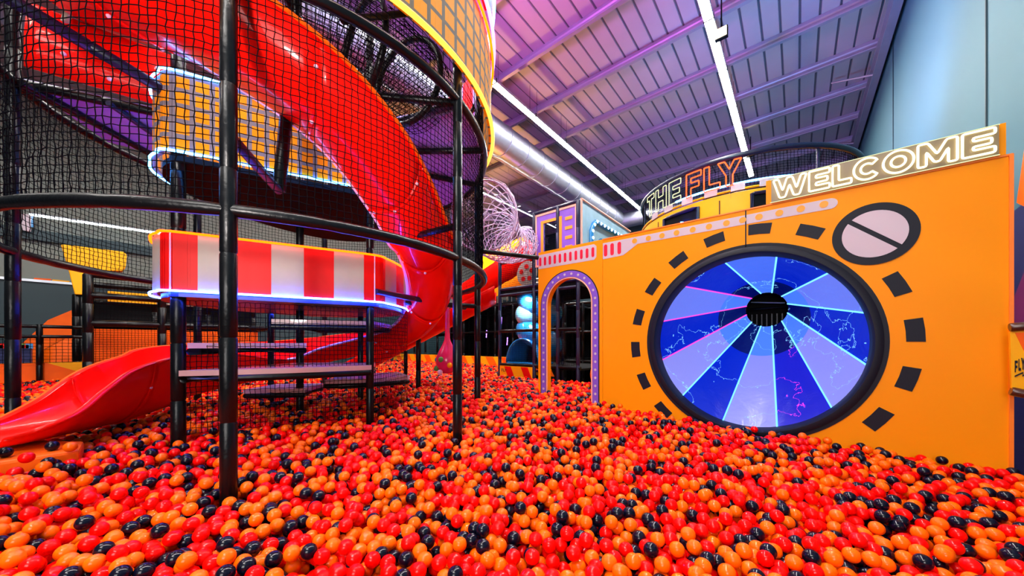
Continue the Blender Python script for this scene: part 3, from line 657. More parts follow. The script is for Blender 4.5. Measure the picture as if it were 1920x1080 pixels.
def disc(c, r, y, n=64, r0=0.0, a0=0.0, a1=2 * PI):
    q = MB(); full = abs(a1 - a0 - 2 * PI) < 1e-6
    P = [[Vector((c[0] + rr * math.cos(a0 + (a1 - a0) * k / n), y, c[1] + rr * math.sin(a0 + (a1 - a0) * k / n))) for rr in (r0, r)] for k in range(n if full else n + 1)]
    q.grid(P, closed_u=full); return q
PY = YW - 0.004
disc(WC, 1.095, PY, 96, 1.0).build('lens_ring_print', M['charcoal_print'], t, solid=0.004)
q = MB(); q.grid([[Vector((WC[0] + r_ * math.cos(a), y_, WC[1] + r_ * math.sin(a))) for r_, y_ in ((1.06, YW - 0.015), (1.035, YW - 0.03), (1.0, YW - 0.03), (0.985, YW), (0.99, YW + 0.22))] for a in [2 * PI * k / 96 for k in range(96)]], closed_u=True)
q.build('lens_collar', M['charcoal_print'], t, smooth=True)
for k in range(18):
    a = math.radians(4.5 + 20 * k)
    if k in (2,): continue                 # the dial sits here
    if math.sin(a) < -0.80: continue
    da = 0.082; q = MB(); pts = []
    for r_, s_ in ((1.195, -1), (1.195, 0), (1.195, 1), (1.31, 1), (1.31, 0), (1.31, -1)): pts.append((WC[0] + r_ * math.cos(a + s_ * da), PY, WC[1] + r_ * math.sin(a + s_ * da)))
    q.prism(pts, (0, 1, 0), 0.004); q.build('printed_dash', M['charcoal_print'], t)
DC = (0.553, 2.583)
dl = disc(DC, 0.288, PY - 0.001, 64, 0).build('dial_print', M['charcoal_print'], t, solid=0.003)
for sgn in (1, -1):                         # two half moons of the dial
    q = MB(); ax = math.radians(-42); ux, uz = math.cos(ax), math.sin(ax); nx_, nz_ = -uz * sgn, ux * sgn; R_ = 0.218; g = 0.020; hw = math.sqrt(R_ * R_ - g * g); a0 = math.atan2(g, hw); pts = []
    for k in range(25):
        a = a0 + (PI - 2 * a0) * k / 24; pts.append((DC[0] + R_ * (math.cos(a) * ux + math.sin(a) * nx_), PY - 0.006, DC[1] + R_ * (math.cos(a) * uz + math.sin(a) * nz_)))
    q.prism(pts if sgn > 0 else pts, (0, 1, 0), 0.003); q.build('dial_half', M['lilac_print'], dl)
# pale band with gold dots, and the crimson slots
q = MB(); pts = [(-2.160, PY, 3.005), (-2.160, PY, 2.775)]
pts += [(-1.86, PY, 2.785), (-1.66, PY, 2.905), (0.255, PY, 2.895)] + [(0.255 + 0.052 * math.sin(a), PY, 2.947 - 0.052 * math.cos(a)) for a in lin(0.2, PI - 0.2, 8)] + [(0.255, PY, 3.0)]
q.prism(pts, (0, 1, 0), 0.004); bd = q.build('pale_band_print', M['lilac_print'], t)
for k in range(12):
    x = [-1.701, -1.517, -1.345, -1.170, -0.985, -0.81, -0.632, -0.46, -0.325, -0.148, 0.028, 0.205][k]
    if k == 7: x = -0.475
    disc((x, 2.952), 0.034, PY - 0.002, 20, 0).build('printed_dot', M['gold_print'], bd, solid=0.003)
for x in (-2.118, -2.02, -1.915):
    q = MB(); pts = [(x + 0.026 * math.cos(a), PY - 0.003, 2.955 + 0.026 * math.sin(a)) for a in lin(0, PI, 7)] + [(x + 0.026 * math.cos(a), PY - 0.003, 2.835 + 0.026 * math.sin(a)) for a in lin(PI, 2 * PI, 7)]
    q.prism(pts, (0, 1, 0), 0.003); q.build('printed_slot', M['crimson_print'], bd)
q = MB(); q.box((-0.452, YW - 0.006, 2.60), (-0.440, YW, 3.06)); q.build('panel_seam', M['charcoal_print'], t)
q = MB(); q.box((1.300, YW - 0.012, 0), (1.322, YW + TH + .01, 3.065)); q.build('edge_binding', M['orange_edge'], t)
q = MB(); q.box((-2.163, YW - 0.008, 3.055), (1.317, YW + TH + .01, 3.070)); q.build('edge_binding', M['orange_edge'], t)

# arched doorway panel
AX = -2.735; SPR = 2.17
t = thing('arched_doorway_panel', 'amber panel with an arched doorway edged by a purple border of pale dots', 'play wall', (AX, YW, 0))
def arch_pts(r, y, z0=0.0, n=24): return [(AX + r, y, z0)] + [(AX + r * math.cos(a), y, SPR + r * math.sin(a) * 1.02) for a in lin(0, PI, n + 1)] + [(AX - r, y, z0)]
q = MB(); inn = arch_pts(0.40, YW); X0, X1, Z1 = -3.305, -2.168, 3.065
out = []
for p in inn:
    dx, dz = p[0] - AX, max(p[2] - SPR, 0)
    if p[2] <= 0.001 or dz == 0: out.append((X1 if dx > 0 else X0, YW, p[2])); continue
    tt = min((X1 - AX) / dx if dx > 1e-6 else 1e9, (X0 - AX) / dx if dx < -1e-6 else 1e9, (Z1 - SPR) / dz); out.append((AX + dx * tt, YW, SPR + dz * tt))
for cx_ in (X0, X1):
    k = min(range(len(out)), key=lambda k: (out[k][0] - cx_) ** 2 + (out[k][2] - Z1) ** 2); out[k] = (cx_, YW, Z1)
n = len(inn); vs = [Vector(p) for p in inn + out]; vs += [v + Vector((0, TH, 0)) for v in vs]; fs = []
for k in range(n - 1): fs += [(k, k + 1, n + k + 1, n + k), (2 * n + k, 3 * n + k, 3 * n + k + 1, 2 * n + k + 1), (k, 2 * n + k, 2 * n + k + 1, k + 1), (n + k, n + k + 1, 3 * n + k + 1, 3 * n + k)]
q.add(vs, fs); q.build('front_panel', M['yellow_panel'], t)
def arch_band(r0, r1, y, name, m):
    q = MB(); A = arch_pts(r0, y); B_ = arch_pts(r1, y); q.grid([[Vector(a), Vector(b2)] for a, b2 in zip(A, B_)]); return q.build(name, m, t, solid=0.004)
arch_band(0.40, 0.52, PY, 'arch_outline', M['charcoal_print']); ab = arch_band(0.415, 0.505, PY - 0.004, 'arch_border', M['purple'])
q = MB(); q.tube([Vector(p) for p in arch_pts(0.40, YW - 0.002)], 0.012, 6); q.build('arch_binding', M['pink_line'], t)
r_ = 0.459; Ls = [(AX - r_, z) for z in np.arange(0.70, SPR - 0.02, 0.118)] ; na = 9
dots = Ls + [(AX - r_ * math.cos(a), SPR + r_ * math.sin(a) * 1.02) for a in lin(0.12, PI - 0.12, 12)] + [(AX + r_, z) for z in np.arange(0.70, SPR - 0.02, 0.118)]
for x, z in dots: disc((x, z), 0.019, PY - 0.008, 14, 0).build('printed_dot', M['lilac_print'], ab, solid=0.002)
q = MB(); pts = [(-3.298, PY, 2.79), (-2.30, PY, 2.79), (-2.262, PY, 2.83), (-2.262, PY, 2.985), (-2.30, PY, 3.02), (-3.298, PY, 3.02)]
q.prism(pts, (0, 1, 0), 0.004); bd = q.build('pale_band_print', M['lilac_print'], t)
for k in range(11):
    x = -3.262 + 0.0945 * k; q = MB(); pts = [(x + 0.022 * math.cos(a), PY - 0.003, 2.955 + 0.022 * math.sin(a)) for a in lin(0, PI, 7)] + [(x + 0.022 * math.cos(a), PY - 0.003, 2.855 + 0.022 * math.sin(a)) for a in lin(PI, 2 * PI, 7)]
    q.prism(pts, (0, 1, 0), 0.003); q.build('printed_slot', M['crimson_print'], bd)

# the lit funnel inside the lens
t = thing('light_funnel', 'round glossy funnel of twelve backlit blue and lavender segments divided by thin glowing lines', 'light tunnel', (WC[0], YW + 0.2, WC[1]))
HC = (-0.334, 2.035); HY = 6.0; HR = 0.24
def seg_mat(name, base, em, es, dark=False):
    m = mat(name, base, 0.34, emit=em, es=es, coat=0.10, spec=0.35); nt = m.node_tree; b_ = nt.nodes['Principled BSDF']
    tc = nt.nodes.new('ShaderNodeTexCoord'); n2 = nt.nodes.new('ShaderNodeTexNoise'); n2.inputs['Scale'].default_value = 3.2; n2.inputs['Detail'].default_value = 5; n2.inputs['Distortion'].default_value = 0.6
    bp = nt.nodes.new('ShaderNodeBump'); bp.inputs['Strength'].default_value = 0.35; bp.inputs['Distance'].default_value = 0.05
    nt.links.new(tc.outputs['Object'], n2.inputs['Vector']); nt.links.new(n2.outputs['Fac'], bp.inputs['Height']); nt.links.new(bp.outputs['Normal'], b_.inputs['Normal']); nt.links.new(bp.outputs['Normal'], b_.inputs['Coat Normal'])
    # thin wandering glow lines that paint the strip lights' reflections in the gloss
    n3 = nt.nodes.new('ShaderNodeTexNoise'); n3.inputs['Scale'].default_value = 1.5; n3.inputs['Detail'].default_value = 6; n3.inputs['Roughness'].default_value = 0.55
    nt.links.new(tc.outputs['Object'], n3.inputs['Vector'])
    s1 = nt.nodes.new('ShaderNodeMath'); s1.operation = 'SUBTRACT'; s1.inputs[1].default_value = 0.53; nt.links.new(n3.outputs['Fac'], s1.inputs[0])
    s2 = nt.nodes.new('ShaderNodeMath'); s2.operation = 'ABSOLUTE'; nt.links.new(s1.outputs[0], s2.inputs[0])
    s3 = nt.nodes.new('ShaderNodeMath'); s3.operation = 'LESS_THAN'; s3.inputs[1].default_value = 0.0016; nt.links.new(s2.outputs[0], s3.inputs[0])
    mx = nt.nodes.new('ShaderNodeMix'); mx.data_type = 'RGBA'; nt.links.new(s3.outputs[0], mx.inputs[0]); mx.inputs[6].default_value = (*[c * es for c in em], 1)
    mx.inputs[7].default_value = (0.15, 0.40, 0.75, 1) if name != 'funnel_magenta' else (0.7, 0.03, 0.5, 1)
    nt.links.new(mx.outputs[2], b_.inputs['Emission Color']); b_.inputs['Emission Strength'].default_value = 1.0
    return m
FM = {'Lb': seg_mat('funnel_mid_blue', (0.03, 0.06, 0.3), (0.06, 0.15, 0.80), 0.5), 'Lm': seg_mat('funnel_soft_blue', (0.05, 0.07, 0.3), (0.13, 0.19, 0.78), 0.5), 'Lo': seg_mat('funnel_lavender', (0.10, 0.10, 0.25), (0.20, 0.22, 0.75), 0.50), 'Li': seg_mat('funnel_bright_blue', (0.02, 0.06, 0.3), (0.06, 0.18, 0.90), 0.55),  # inner, top and side tones put light and reflection into the glow colour
      'Do': seg_mat('funnel_deep_blue', (0.0, 0.01, 0.2), (0.0, 0.012, 0.50), 0.45), 'Di': seg_mat('funnel_navy', (0.0, 0.0, 0.05), (0.0, 0.003, 0.10), 0.4), 'Dm': seg_mat('funnel_magenta', (0.0, 0.01, 0.2), (0.01, 0.006, 0.50), 0.45)}
def fpt(a, s):      # s 0 at the rim, 1 at the hub
    a_ = math.radians(a); e = s; c = (WC[0] + (HC[0] - WC[0]) * e, YW + 0.18 + (HY - YW - 0.18) * (e ** 1.0), WC[1] + (HC[1] - WC[1]) * e); r_ = 1.04 + (HR - 1.04) * (1 - (1 - s) ** 1.0)
    return Vector((c[0] + r_ * math.cos(a_), c[1], c[2] + r_ * math.sin(a_)))
for k in range(12):
    a0 = 75 - 30 * k; dark = (k % 2 == 0)      # first segment runs from 75 to 45 degrees
    q = MB(); q.grid([[fpt(a0 - 30 * i / 10, j / 8 * 0.68) for j in range(9)] for i in range(11)]); q.build('outer_segment', FM[('Dm' if k == 4 else 'Do') if dark else {11: 'Lb', 1: 'Lm', 9: 'Lm'}.get(k, 'Lo')], t, smooth=True)
    q = MB(); q.grid([[fpt(a0 - 30 * i / 10, 0.68 + j / 6 * 0.32) for j in range(7)] for i in range(11)]); q.build('inner_segment', FM['Di' if dark else 'Li'], t, smooth=True)
    q = MB(); q.tube([fpt(a0, s_) - Vector((0, 0.012, 0)) for s_ in lin(0.0, 1.0, 6)], 0.0085, 6); q.build('light_line', M['line_pink'] if k in (8, 9, 10) else M['line_ice'], t)
q = MB(); q.grid([[Vector((HC[0] + HR * math.cos(a), y_, HC[1] + HR * math.sin(a))) for y_ in (HY, HY + 0.35)] for a in [2 * PI * k / 40 for k in range(40)]], closed_u=True); q.build('hub_tube', M['black'], t, smooth=True)
disc(HC, HR, HY + 0.35, 40, 0).build('hub_back', M['black'], t)
for k in range(7):
    q = MB(); q.box((HC[0] - .2 + k * .06, HY + .30, HC[1] - .24), (HC[0] - .185 + k * .06, HY + .34, HC[1] - .04)); q.build('hub_rib', M['navy_pad'], t)
q = MB(); q.tube([(HC[0] - .23, HY + .2, HC[1] + .03), (HC[0] + .23, HY + .2, HC[1] + .05)], 0.018, 6); q.build('hub_bar', M['black_pad'], t)
q = MB(); q.tube([(HC[0] - .2, HY + .22, HC[1] + .14), (HC[0] + .2, HY + .22, HC[1] + .1)], 0.01, 6); q.build('hub_bar', M['steel'], t)

# ------------------------------------------------------------------ letters: closed outlines in a unit box
def ell(cx_, cy_, rx, ry, a0=0, a1=360, n=36): return [(cx_ + rx * math.cos(math.radians(a0 + (a1 - a0) * k / n)), cy_ + ry * math.sin(math.radians(a0 + (a1 - a0) * k / n))) for k in range(n + (0 if abs(a1 - a0) >= 360 else 1))]
LET = {
 'W': [[(0, 1), (.16, 1), (.29, .36), (.42, 1), (.58, 1), (.71, .36), (.84, 1), (1, 1), (.80, 0), (.63, 0), (.50, .62), (.37, 0), (.20, 0)]],
 'E': [[(0, 0), (1, 0), (1, .24), (.34, .24), (.34, .39), (.90, .39), (.90, .61), (.34, .61), (.34, .76), (1, .76), (1, 1), (0, 1)]],
 'L': [[(0, 0), (1, 0), (1, .24), (.34, .24), (.34, 1), (0, 1)]],
 'C': [ell(.5, .5, .5, .5, 42, 318) + ell(.5, .5, .24, .24, 318, 42)],
 'O': [ell(.5, .5, .5, .5), ell(.5, .5, .24, .24)],
 'M': [[(0, 0), (.22, 0), (.22, .62), (.43, .12), (.57, .12), (.78, .62), (.78, 0), (1, 0), (1, 1), (.74, 1), (.50, .45), (.26, 1), (0, 1)]],
 'T': [[(.36, 0), (.64, 0), (.64, .78), (1, .78), (1, 1), (0, 1), (0, .78), (.36, .78)]],
 'H': [[(0, 0), (.28, 0), (.28, .39), (.72, .39), (.72, 0), (1, 0), (1, 1), (.72, 1), (.72, .61), (.28, .61), (.28, 1), (0, 1)]],
 'F': [[(0, 0), (.32, 0), (.32, .36), (.86, .36), (.86, .58), (.32, .58), (.32, .78), (1, .78), (1, 1), (0, 1)]],
 'Y': [[(.36, 0), (.64, 0), (.64, .42), (1, 1), (.70, 1), (.5, .66), (.30, 1), (0, 1), (.36, .42)]]}
def rounded(P, r=0.06):
    if len(P) > 20: return P
    out = []; n = len(P)
    for i in range(n):
        p0, p1, p2 = Vector(P[i - 1]), Vector(P[i]), Vector(P[(i + 1) % n]); a = p1 + (p0 - p1).normalized() * min(r, (p0 - p1).length / 3); c = p1 + (p2 - p1).normalized() * min(r, (p2 - p1).length / 3)
        out += [a, (a + p1 * 2 + c) / 4, c]
    return out
# WELCOME
t = thing('welcome_sign', 'long sign board with the word WELCOME in white outlined neon, standing on the amber wall', 'neon sign', (0.5, YW, 3.07))
q = MB(); q.box((-0.262, YW - 0.01, 3.07), (1.285, YW + 0.03, 3.325)); q.build('board', M['yellow_panel'], t)
q = MB(); q.box((-0.215, YW - 0.035, 3.075), (1.245, YW - 0.012, 3.312)); q.build('acrylic_backing', M['beige_glow'], t)
for zz in (3.072, 3.316):
    q = MB(); q.tube([(-0.225, YW - 0.03, zz), (1.25, YW - 0.03, zz)], 0.004, 6); q.build('edge_glow_line', M['neon_white_soft'], t)
wxs = [(-0.197, 0.072), (0.092, 0.245), (0.266, 0.398), (0.414, 0.592), (0.606, 0.792), (0.815, 1.032), (1.058, 1.222)]
for ch, (xa, xb) in zip('WELCOME', wxs):
    par = None
    for li, loop in enumerate(LET[ch]):
        P = [Vector((xa + p[0] * (xb - xa), YW - 0.052, 3.095 + p[1] * 0.198)) for p in rounded([Vector(p) for p in loop])]
        q = MB(); q.tube(P, 0.0085, 8, True)
        if par is None: par = q
        else: n0 = len(par.v); par.v += q.v; par.f += [tuple(i + n0 for i in f) for f in q.f]; par.m += q.m
    o = par.build('neon_letter', M['neon_white'], t, smooth=True)
# THE FLY tower
FC = (-0.95, 8.3); FR = 1.8
t = thing('round_yellow_tower', 'round yellow tower with square windows rising behind the amber camera-shaped wall', 'play tower', (FC[0], FC[1], 0))
q = MB(); N_ = 120; rows = [[pol(th, r_, z_, FC) for r_, z_ in ((FR, 0.0), (FR, 3.9), (FR, 3.98), (FR - 0.05, 4.0))] for th in [360 * k / N_ for k in range(N_)]]; q.grid(rows, closed_u=True); q.build('curved_wall', M['yellow'], t, smooth=True)
for th in (-91, -128, -66): q = MB(); q.tube([pol(th, FR + 0.004, 0.5, FC), pol(th, FR + 0.004, 3.9, FC)], 0.009, 6); q.build('wall_seam', M['brown_pad'], t)
def win(th0, th1, z0, z1):
    q = MB(); q.grid([[pol(th, FR + 0.012, z, FC) for z in (z0, z1)] for th in lin(th0, th1, 8)]); w_ = q.build('window_hole', M['black'], t, solid=0.01)
    P = [pol(th, FR + 0.03, z0, FC) for th in lin(th0, th1, 8)] + [pol(th, FR + 0.03, z1, FC) for th in lin(th1, th0, 8)]; q = MB(); q.tube(P, 0.028, 6, True); q.build('window_frame', M['navy_pad'], t)
win(-122, -101, 3.25, 3.88); win(-77.2, -70, 3.42, 3.90)
q = MB(); q.tube([pol(th, FR + 0.05, 3.48 + 0.22 * math.sin((th + 121) / 20 * PI), FC) for th in lin(-110, -102, 10)], 0.012, 6); q.build('neon_arc', M['neon_blue'], t)
q = MB(); a = pol(-112, FR + 0.05, 3.60, FC); q.sphere(a, 0.10, 5, 4, (1, 1, .8)); q.build('red_sign', M['red_vinyl'], t)
for z, m_, r in ((4.56, 'navy_pad', 0.045), (4.02, 'yellow', 0.02)):
    q = MB(); q.tube([pol(360 * k / 90, FR, z, FC) for k in range(90)], r, 8, True); q.build('ring_rail', M[m_], t, smooth=True)
q = MB(); q.tube([pol(th, FR - 0.03, 4.13, FC) for th in lin(-115, -40, 60)], 0.017, 6); q.build('neon_strip', M['neon_ice'], t)
for k in range(20):
    a0 = -140 + 6 * k
    if k % 2: q = MB(); q.grid([[pol(a0 + 6 * i / 3, FR + 0.015, z, FC) for z in (4.0, 4.11)] for i in range(4)]); q.build('checker_square', M['lilac_print'], t, solid=0.008)
net_mesh(lambda u, v: pol(-175 + 170 * u, FR - 0.02, 4.0 + 0.56 * v, FC), 110, 14, 0.0035, 0.004, False, 'netting', t)
for th in (-150, -118, -86, -48): q = MB(); q.tube([pol(th, FR - 0.02, 3.9, FC), pol(th, FR - 0.02, 4.56, FC)], 0.02, 8); q.build('post', M['navy_pad'], t)
t = thing('fly_sign', 'outlined neon letters, THE white and FLY red, round the yellow tower top', 'neon sign', tuple(pol(-105, FR + 0.04, 4.05, FC)))
for ch, (t0, t1), mm in zip('THEFLY', [(-138, -130), (-128.3, -119.5), (-117.5, -110), (-106.8, -99.2), (-97.8, -90.5), (-91.5, -81.5)], ('neon_white_soft',) * 3 + ('neon_red',) * 3):
    loop = []
    src = rounded([Vector(p) for p in LET[ch][0]], 0.03)
    for i in range(len(src)):
        a, c = src[i], src[(i + 1) % len(src)]
        for k in range(2): loop.append(a.lerp(c, k / 2))
    P = [pol(t0 + p[0] * (t1 - t0), FR + 0.05, 4.09 + p[1] * 0.40, FC) for p in loop]
    q = MB(); q.tube(P, 0.010 if mm == 'neon_red' else 0.008, 6, True); q.build('neon_letter', M[mm], t)

# ------------------------------------------------------------------ banner at the far right
t = thing('side_barrier', 'yellow and orange barrier end between two brown tubes, lettered FLY, by the side wall', 'barrier', (1.5, 4.9, 1.5))
def bt(px, py): return at_y(px, py, 4.50)
a0, a1 = bt(1893, 614), bt(1960, 609)
q = MB(); padded(q, a0, a1, 0.034); q.build('top_tube', M['brown_pad'], t, smooth=True)
a2, a3 = bt(1895, 733), bt(1960, 747)
q = MB(); padded(q, a2, a3, 0.034); q.build('bottom_tube', M['brown_pad'], t, smooth=True)
q = MB(); q.prism([bt(1894, 622), bt(1960, 618), bt(1960, 742), bt(1897, 728)], (0, 1, 0), 0.03); bn = q.build('banner', M['yellow'], t)
q = MB(); q.prism([p - Vector((0, .004, 0)) for p in (bt(1903, 624), bt(1950, 622), bt(1935, 690))], (0, 1, 0), 0.003); q.build('printed_triangle', M['orange'], bn)
for ch, (x0, x1), (yb, yt) in zip('FLY', ((1902, 1907.5), (1909, 1913.5), (1914, 1921)), ((698, 676), (695, 673), (693, 671))):
    P = []
    for p in LET[ch][0]: P.append(bt(x0 + p[0] * (x1 - x0), yb + p[1] * (yt - yb)) - Vector((0, .008, 0)))
    q = MB(); q.prism(P, (0, 1, 0), 0.003); q.build('printed_letter', M['charcoal_print'], bn)
q = MB(); q.prism([bt(*p) - Vector((0, .008, 0)) for p in ((1902, 704), (1918, 697), (1917, 703), (1924, 700), (1922, 703), (1916, 706), (1917, 700), (1902, 707))], (0, 1, 0), 0.003); q.build('printed_flash', M['charcoal_print'], bn)

# ------------------------------------------------------------------ panelled room on posts, behind the doorway panel
PYB = 6.2
t = thing('panelled_play_room', 'raised play room with a purple window panel and a bulb-edged pale blue side', 'play room', (-3.9, PYB, 0))
X0_, X1_, ZT, ZB = -4.49, -3.44, 4.41, 3.25
q = MB(); q.box((X0_, PYB, ZB), (X1_, PYB + 0.06, ZT)); 
def framed(x0, x1, z0, z1, wx0, wx1, wz0, wz1, y, th):
    q = MB()
    for lo, hi in (((x0, y, z0), (wx0, y + th, z1)), ((wx1, y, z0), (x1, y + th, z1)), ((wx0, y, z0), (wx1, y + th, wz0)), ((wx0, y, wz1), (wx1, y + th, z1))): q.box(lo, hi)
    return q
framed(X0_, X1_, ZB, ZT, -4.27, -3.86, 3.50, 4.18, PYB, 0.05).build('front_panel', M['purple'], t)
framed(X0_, X1_, ZB, ZT, X0_ + .045, X1_ - .045, ZB + .04, ZT - .045, PYB - .012, 0.012).build('panel_border', M['pink_line'], t)
framed(-4.33, -3.80, 3.40, 4.24, -4.27, -3.86, 3.50, 4.18, PYB - .014, 0.014).build('window_frame', M['gold_print'], t)
for k in range(4): q = MB(); z = 4.16 - 0.20 * k; q.box((-3.72, PYB - .010, z - .035), (-3.55, PYB, z + .035)); q.build('printed_bar', M['gold_print'], t, bevel=0.004)
net_mesh(lambda u, v: Vector((-4.27 + .41 * u, PYB + .03, 3.5 + .68 * v)), 12, 18, 0.003, 0.003, False, 'window_netting', t)
q = MB(); q.box((-3.40, PYB + .02, 3.1), (-3.36, 8.85, 4.50)); q.build('side_panel', M['blue_panel'], t)
q = MB(); q.tube([(-3.352, PYB + .02, 3.1), (-3.352, PYB + .02, 4.49), (-3.352, 8.85, 4.49)], 0.022, 6); q.build('panel_border', M['pink_line'], t)
bl = [(PYB + .42, 3.35 + .145 * k) for k in range(5)] + [(PYB + .50, 4.08), (PYB + .62, 4.18)] + [(PYB + .62 + .185 * k, 4.18 + 0.002 * k) for k in range(1, 11)]
q = MB(); q.tube([(-3.345, y, z) for y, z in bl], 0.055, 8); bc = q.build('bulb_channel', M['blue_plastic'], t, smooth=True)
for y, z in bl: q = MB(); q.sphere((-3.305, y, z), 0.032, 10, 8); q.build('light_bulb', M['bulb'], bc, smooth=True)
def oval(y, z, ry, rz, m_, nm, off=0.0):
    q = MB(); q.prism([(-3.355 + off, y + ry * math.cos(a), z + rz * math.sin(a)) for a in [2 * PI * k / 24 for k in range(24)]], (1, 0, 0), 0.006); q.build(nm, M[m_], t)
oval(PYB + .95, 3.48, .30, .42, 'blue_plastic', 'printed_arch'); oval(PYB + .95, 3.48, .24, .34, 'blue_panel', 'printed_arch', .006); oval(PYB + .95, 3.62, .07, .13, 'cream_vinyl', 'printed_flame', .012)
oval(PYB + .75, 3.30, .09, .14, 'gold_print', 'printed_flame', .012); oval(PYB + 1.5, 3.35, .13, .14, 'gold_print', 'printed_flame', .006); oval(PYB + 2.1, 3.40, .14, .16, 'gold_print', 'printed_flame', .006)
for x, y in ((-3.42, PYB), (-4.52, PYB), (-5.55, PYB), (-5.55, 7.4), (-4.52, 7.4), (-3.9, PYB), (-3.42, 7.6)):
    q = MB(); padded(q, (x, y, 0), (x, y, 4.47 if x > -4.6 else 3.55), 0.042); q.build('post', M['navy_pad'], t, smooth=True); posts_xy.append((x, y, 0.05))
for a, c in (((-4.52, PYB, 4.45), (-3.42, PYB, 4.45)), ((-5.55, PYB, 2.86), (-3.4, PYB, 2.86)), ((-5.55, PYB, 3.50), (-4.52, PYB, 3.50)), ((-5.55, PYB, 1.86), (-3.36, PYB, 1.86)), ((-5.55, PYB, 1.06), (-3.36, PYB, 1.06)), ((-5.55, PYB, 2.72), (-3.4, PYB, 2.72))):
    q = MB(); padded(q, a, c, 0.036); q.build('rail', M['navy_pad'] if a[2] > 2 else M['black_pad'], t, smooth=True)
q = MB(); q.box((-5.55, PYB, 2.74), (-3.4, 8.2, 2.84)); q.build('floor_board', M['black'], t)
q = MB(); q.box((-5.5, PYB + .05, 1.0), (-3.4, 8.2, 1.04)); q.build('floor_board', M['black'], t)
net_mesh(lambda u, v: Vector((-5.53 + 1.0 * u, PYB, 2.86 + .64 * v)), 22, 14, 0.004, 0.003, False, 'netting', t)
net_mesh(lambda u, v: Vector((-5.53 + 2.0 * u, PYB + .01, 1.06 + 1.66 * v)), 44, 36, 0.0025, 0.003, False, 'netting', t)
q = MB(); c = Vector((-5.0, PYB + .35, 3.25)); q.prism([c + Vector((.30 * math.cos(a), 0, .30 * math.sin(a))) for a in [2 * PI * k / 24 for k in range(24)]], (0, 1, 0), 0.02); q.build('round_print', M['cream_vinyl'], t)
for k in range(5):
    a = 2 * PI * k / 5 + .3; q = MB(); cc = c + Vector((.16 * math.cos(a), -.015, .16 * math.sin(a))); q.prism([cc + Vector((.06 * math.cos(b2), 0, .06 * math.sin(b2))) for b2 in [2 * PI * j / 12 for j in range(12)]], (0, 1, 0), 0.01); q.build('round_print_spot', M['red_vinyl'], t)
q = MB(); q.box((-5.55, PYB - .03, .55), (-4.50, PYB + .03, 1.03)); sb = q.build('striped_skirt', M['yellow'], t)
for k in range(2):
    x = -5.38 + .50 * k; q = MB(); q.prism([(x, PYB - .036, 1.02), (x + .2, PYB - .036, 1.02), (x + .42, PYB - .036, .55), (x + .22, PYB - .036, .55)], (0, 1, 0), 0.005); q.build('skirt_stripe', M['red_vinyl'], sb)
for ch, x in zip('FLY', (-5.46, -5.40, -5.35)):
    q = MB(); q.prism([(x + p[0] * .04, PYB - .042, .89 + p[1] * .07) for p in LET[ch][0]], (0, 1, 0), 0.003); q.build('printed_letter', M['charcoal_print'], sb)

# blue spiral tube slide in its bay
t = thing('blue_tube_slide', 'glossy blue spiral tube slide with a clear bubble, coiled in the netted bay', 'slide', (-4.95, 6.9, 1.1))
pts = []; rr = []
for k in range(60):
    s_ = k / 59; a = math.radians(200 + 560 * s_); pts.append(Vector((-4.95 + .28 * math.cos(a), 7.0 + .28 * math.sin(a), 2.75 - 1.25 * s_))); rr.append(0.30 * (1.04 if k % 10 == 0 else 1))
q = MB(); q.tube(pts, rr, 20); q.build('tube', M['blue_plastic'], t, smooth=True)
q = MB(); q.sphere((-5.12, 6.72, 2.28), 0.33, 20, 14, (1, .7, .9)); q.build('clear_bubble', M['clear_plastic'], t, smooth=True)
q = MB(); P = []
for k in range(14):
    a = PI * k / 13; P.append([Vector((-5.0 + (.36 + .12 * (1 - j / 5)) * math.cos(a), 6.35 + .14 * j, 1.1 + .60 * math.sin(a) * (0.95 + .05 * j / 5))) for j in range(6)])
q.grid(P); q.build('exit_hood', M['blue_plastic'], t, smooth=True, solid=.03)
q = MB(); q.box((-5.42, 6.3, 1.06), (-4.58, 7.1, 1.12)); q.build('exit_tray', M['blue_plastic'], t, bevel=.02)
q = MB(); q.box((-5.36, 7.06, 1.1), (-4.64, 7.1, 1.68)); q.build('exit_back', M['navy_pad'], t)

# rail between tower and doorway
a, c = pol(61.7, RO, EYE + 1.385), Vector((-3.31, YW + .05, EYE + 1.44))
q = MB(); padded(q, a, c, 0.036); tag(q.build('tie_rail', M['black_pad'], smooth=True), 'single black padded rail tying the netted tower to the arched doorway panel', 'rail')

# rollers seen through the doorway
for (x, z, m_, lab) in ((-2.42, 1.02, 'orange', 'fat orange padded roller lying low inside the arched doorway'), (-2.30, 1.34, 'orange', 'second orange padded roller, above the fat one inside the arched doorway')):
    t = thing('padded_roller', lab, 'roller', (x, 5.6, z))
    q = MB(); q.tube([(x - .35, 5.6, z), (x + .12, 5.62, z)], [.16, .16], 20); q.build('pad', M[m_], t, smooth=True)
    q = MB(); q.tube([(x - .40, 5.6, z), (x - .34, 5.6, z)], [.05, .12], 14); q.build('nose', M['red_vinyl'], t, smooth=True)
    q = MB(); q.tube([(x + .121, 5.62, z), (x + .25, 5.62, z)], [.17, .17], 20); q.build('end_sleeve', M['blue_plastic'], t, smooth=True)
    q = MB(); q.tube([(x + .25, 5.62, z), (x + .45, 5.62, z)], .03, 8); q.build('axle', M['black_pad'], t)

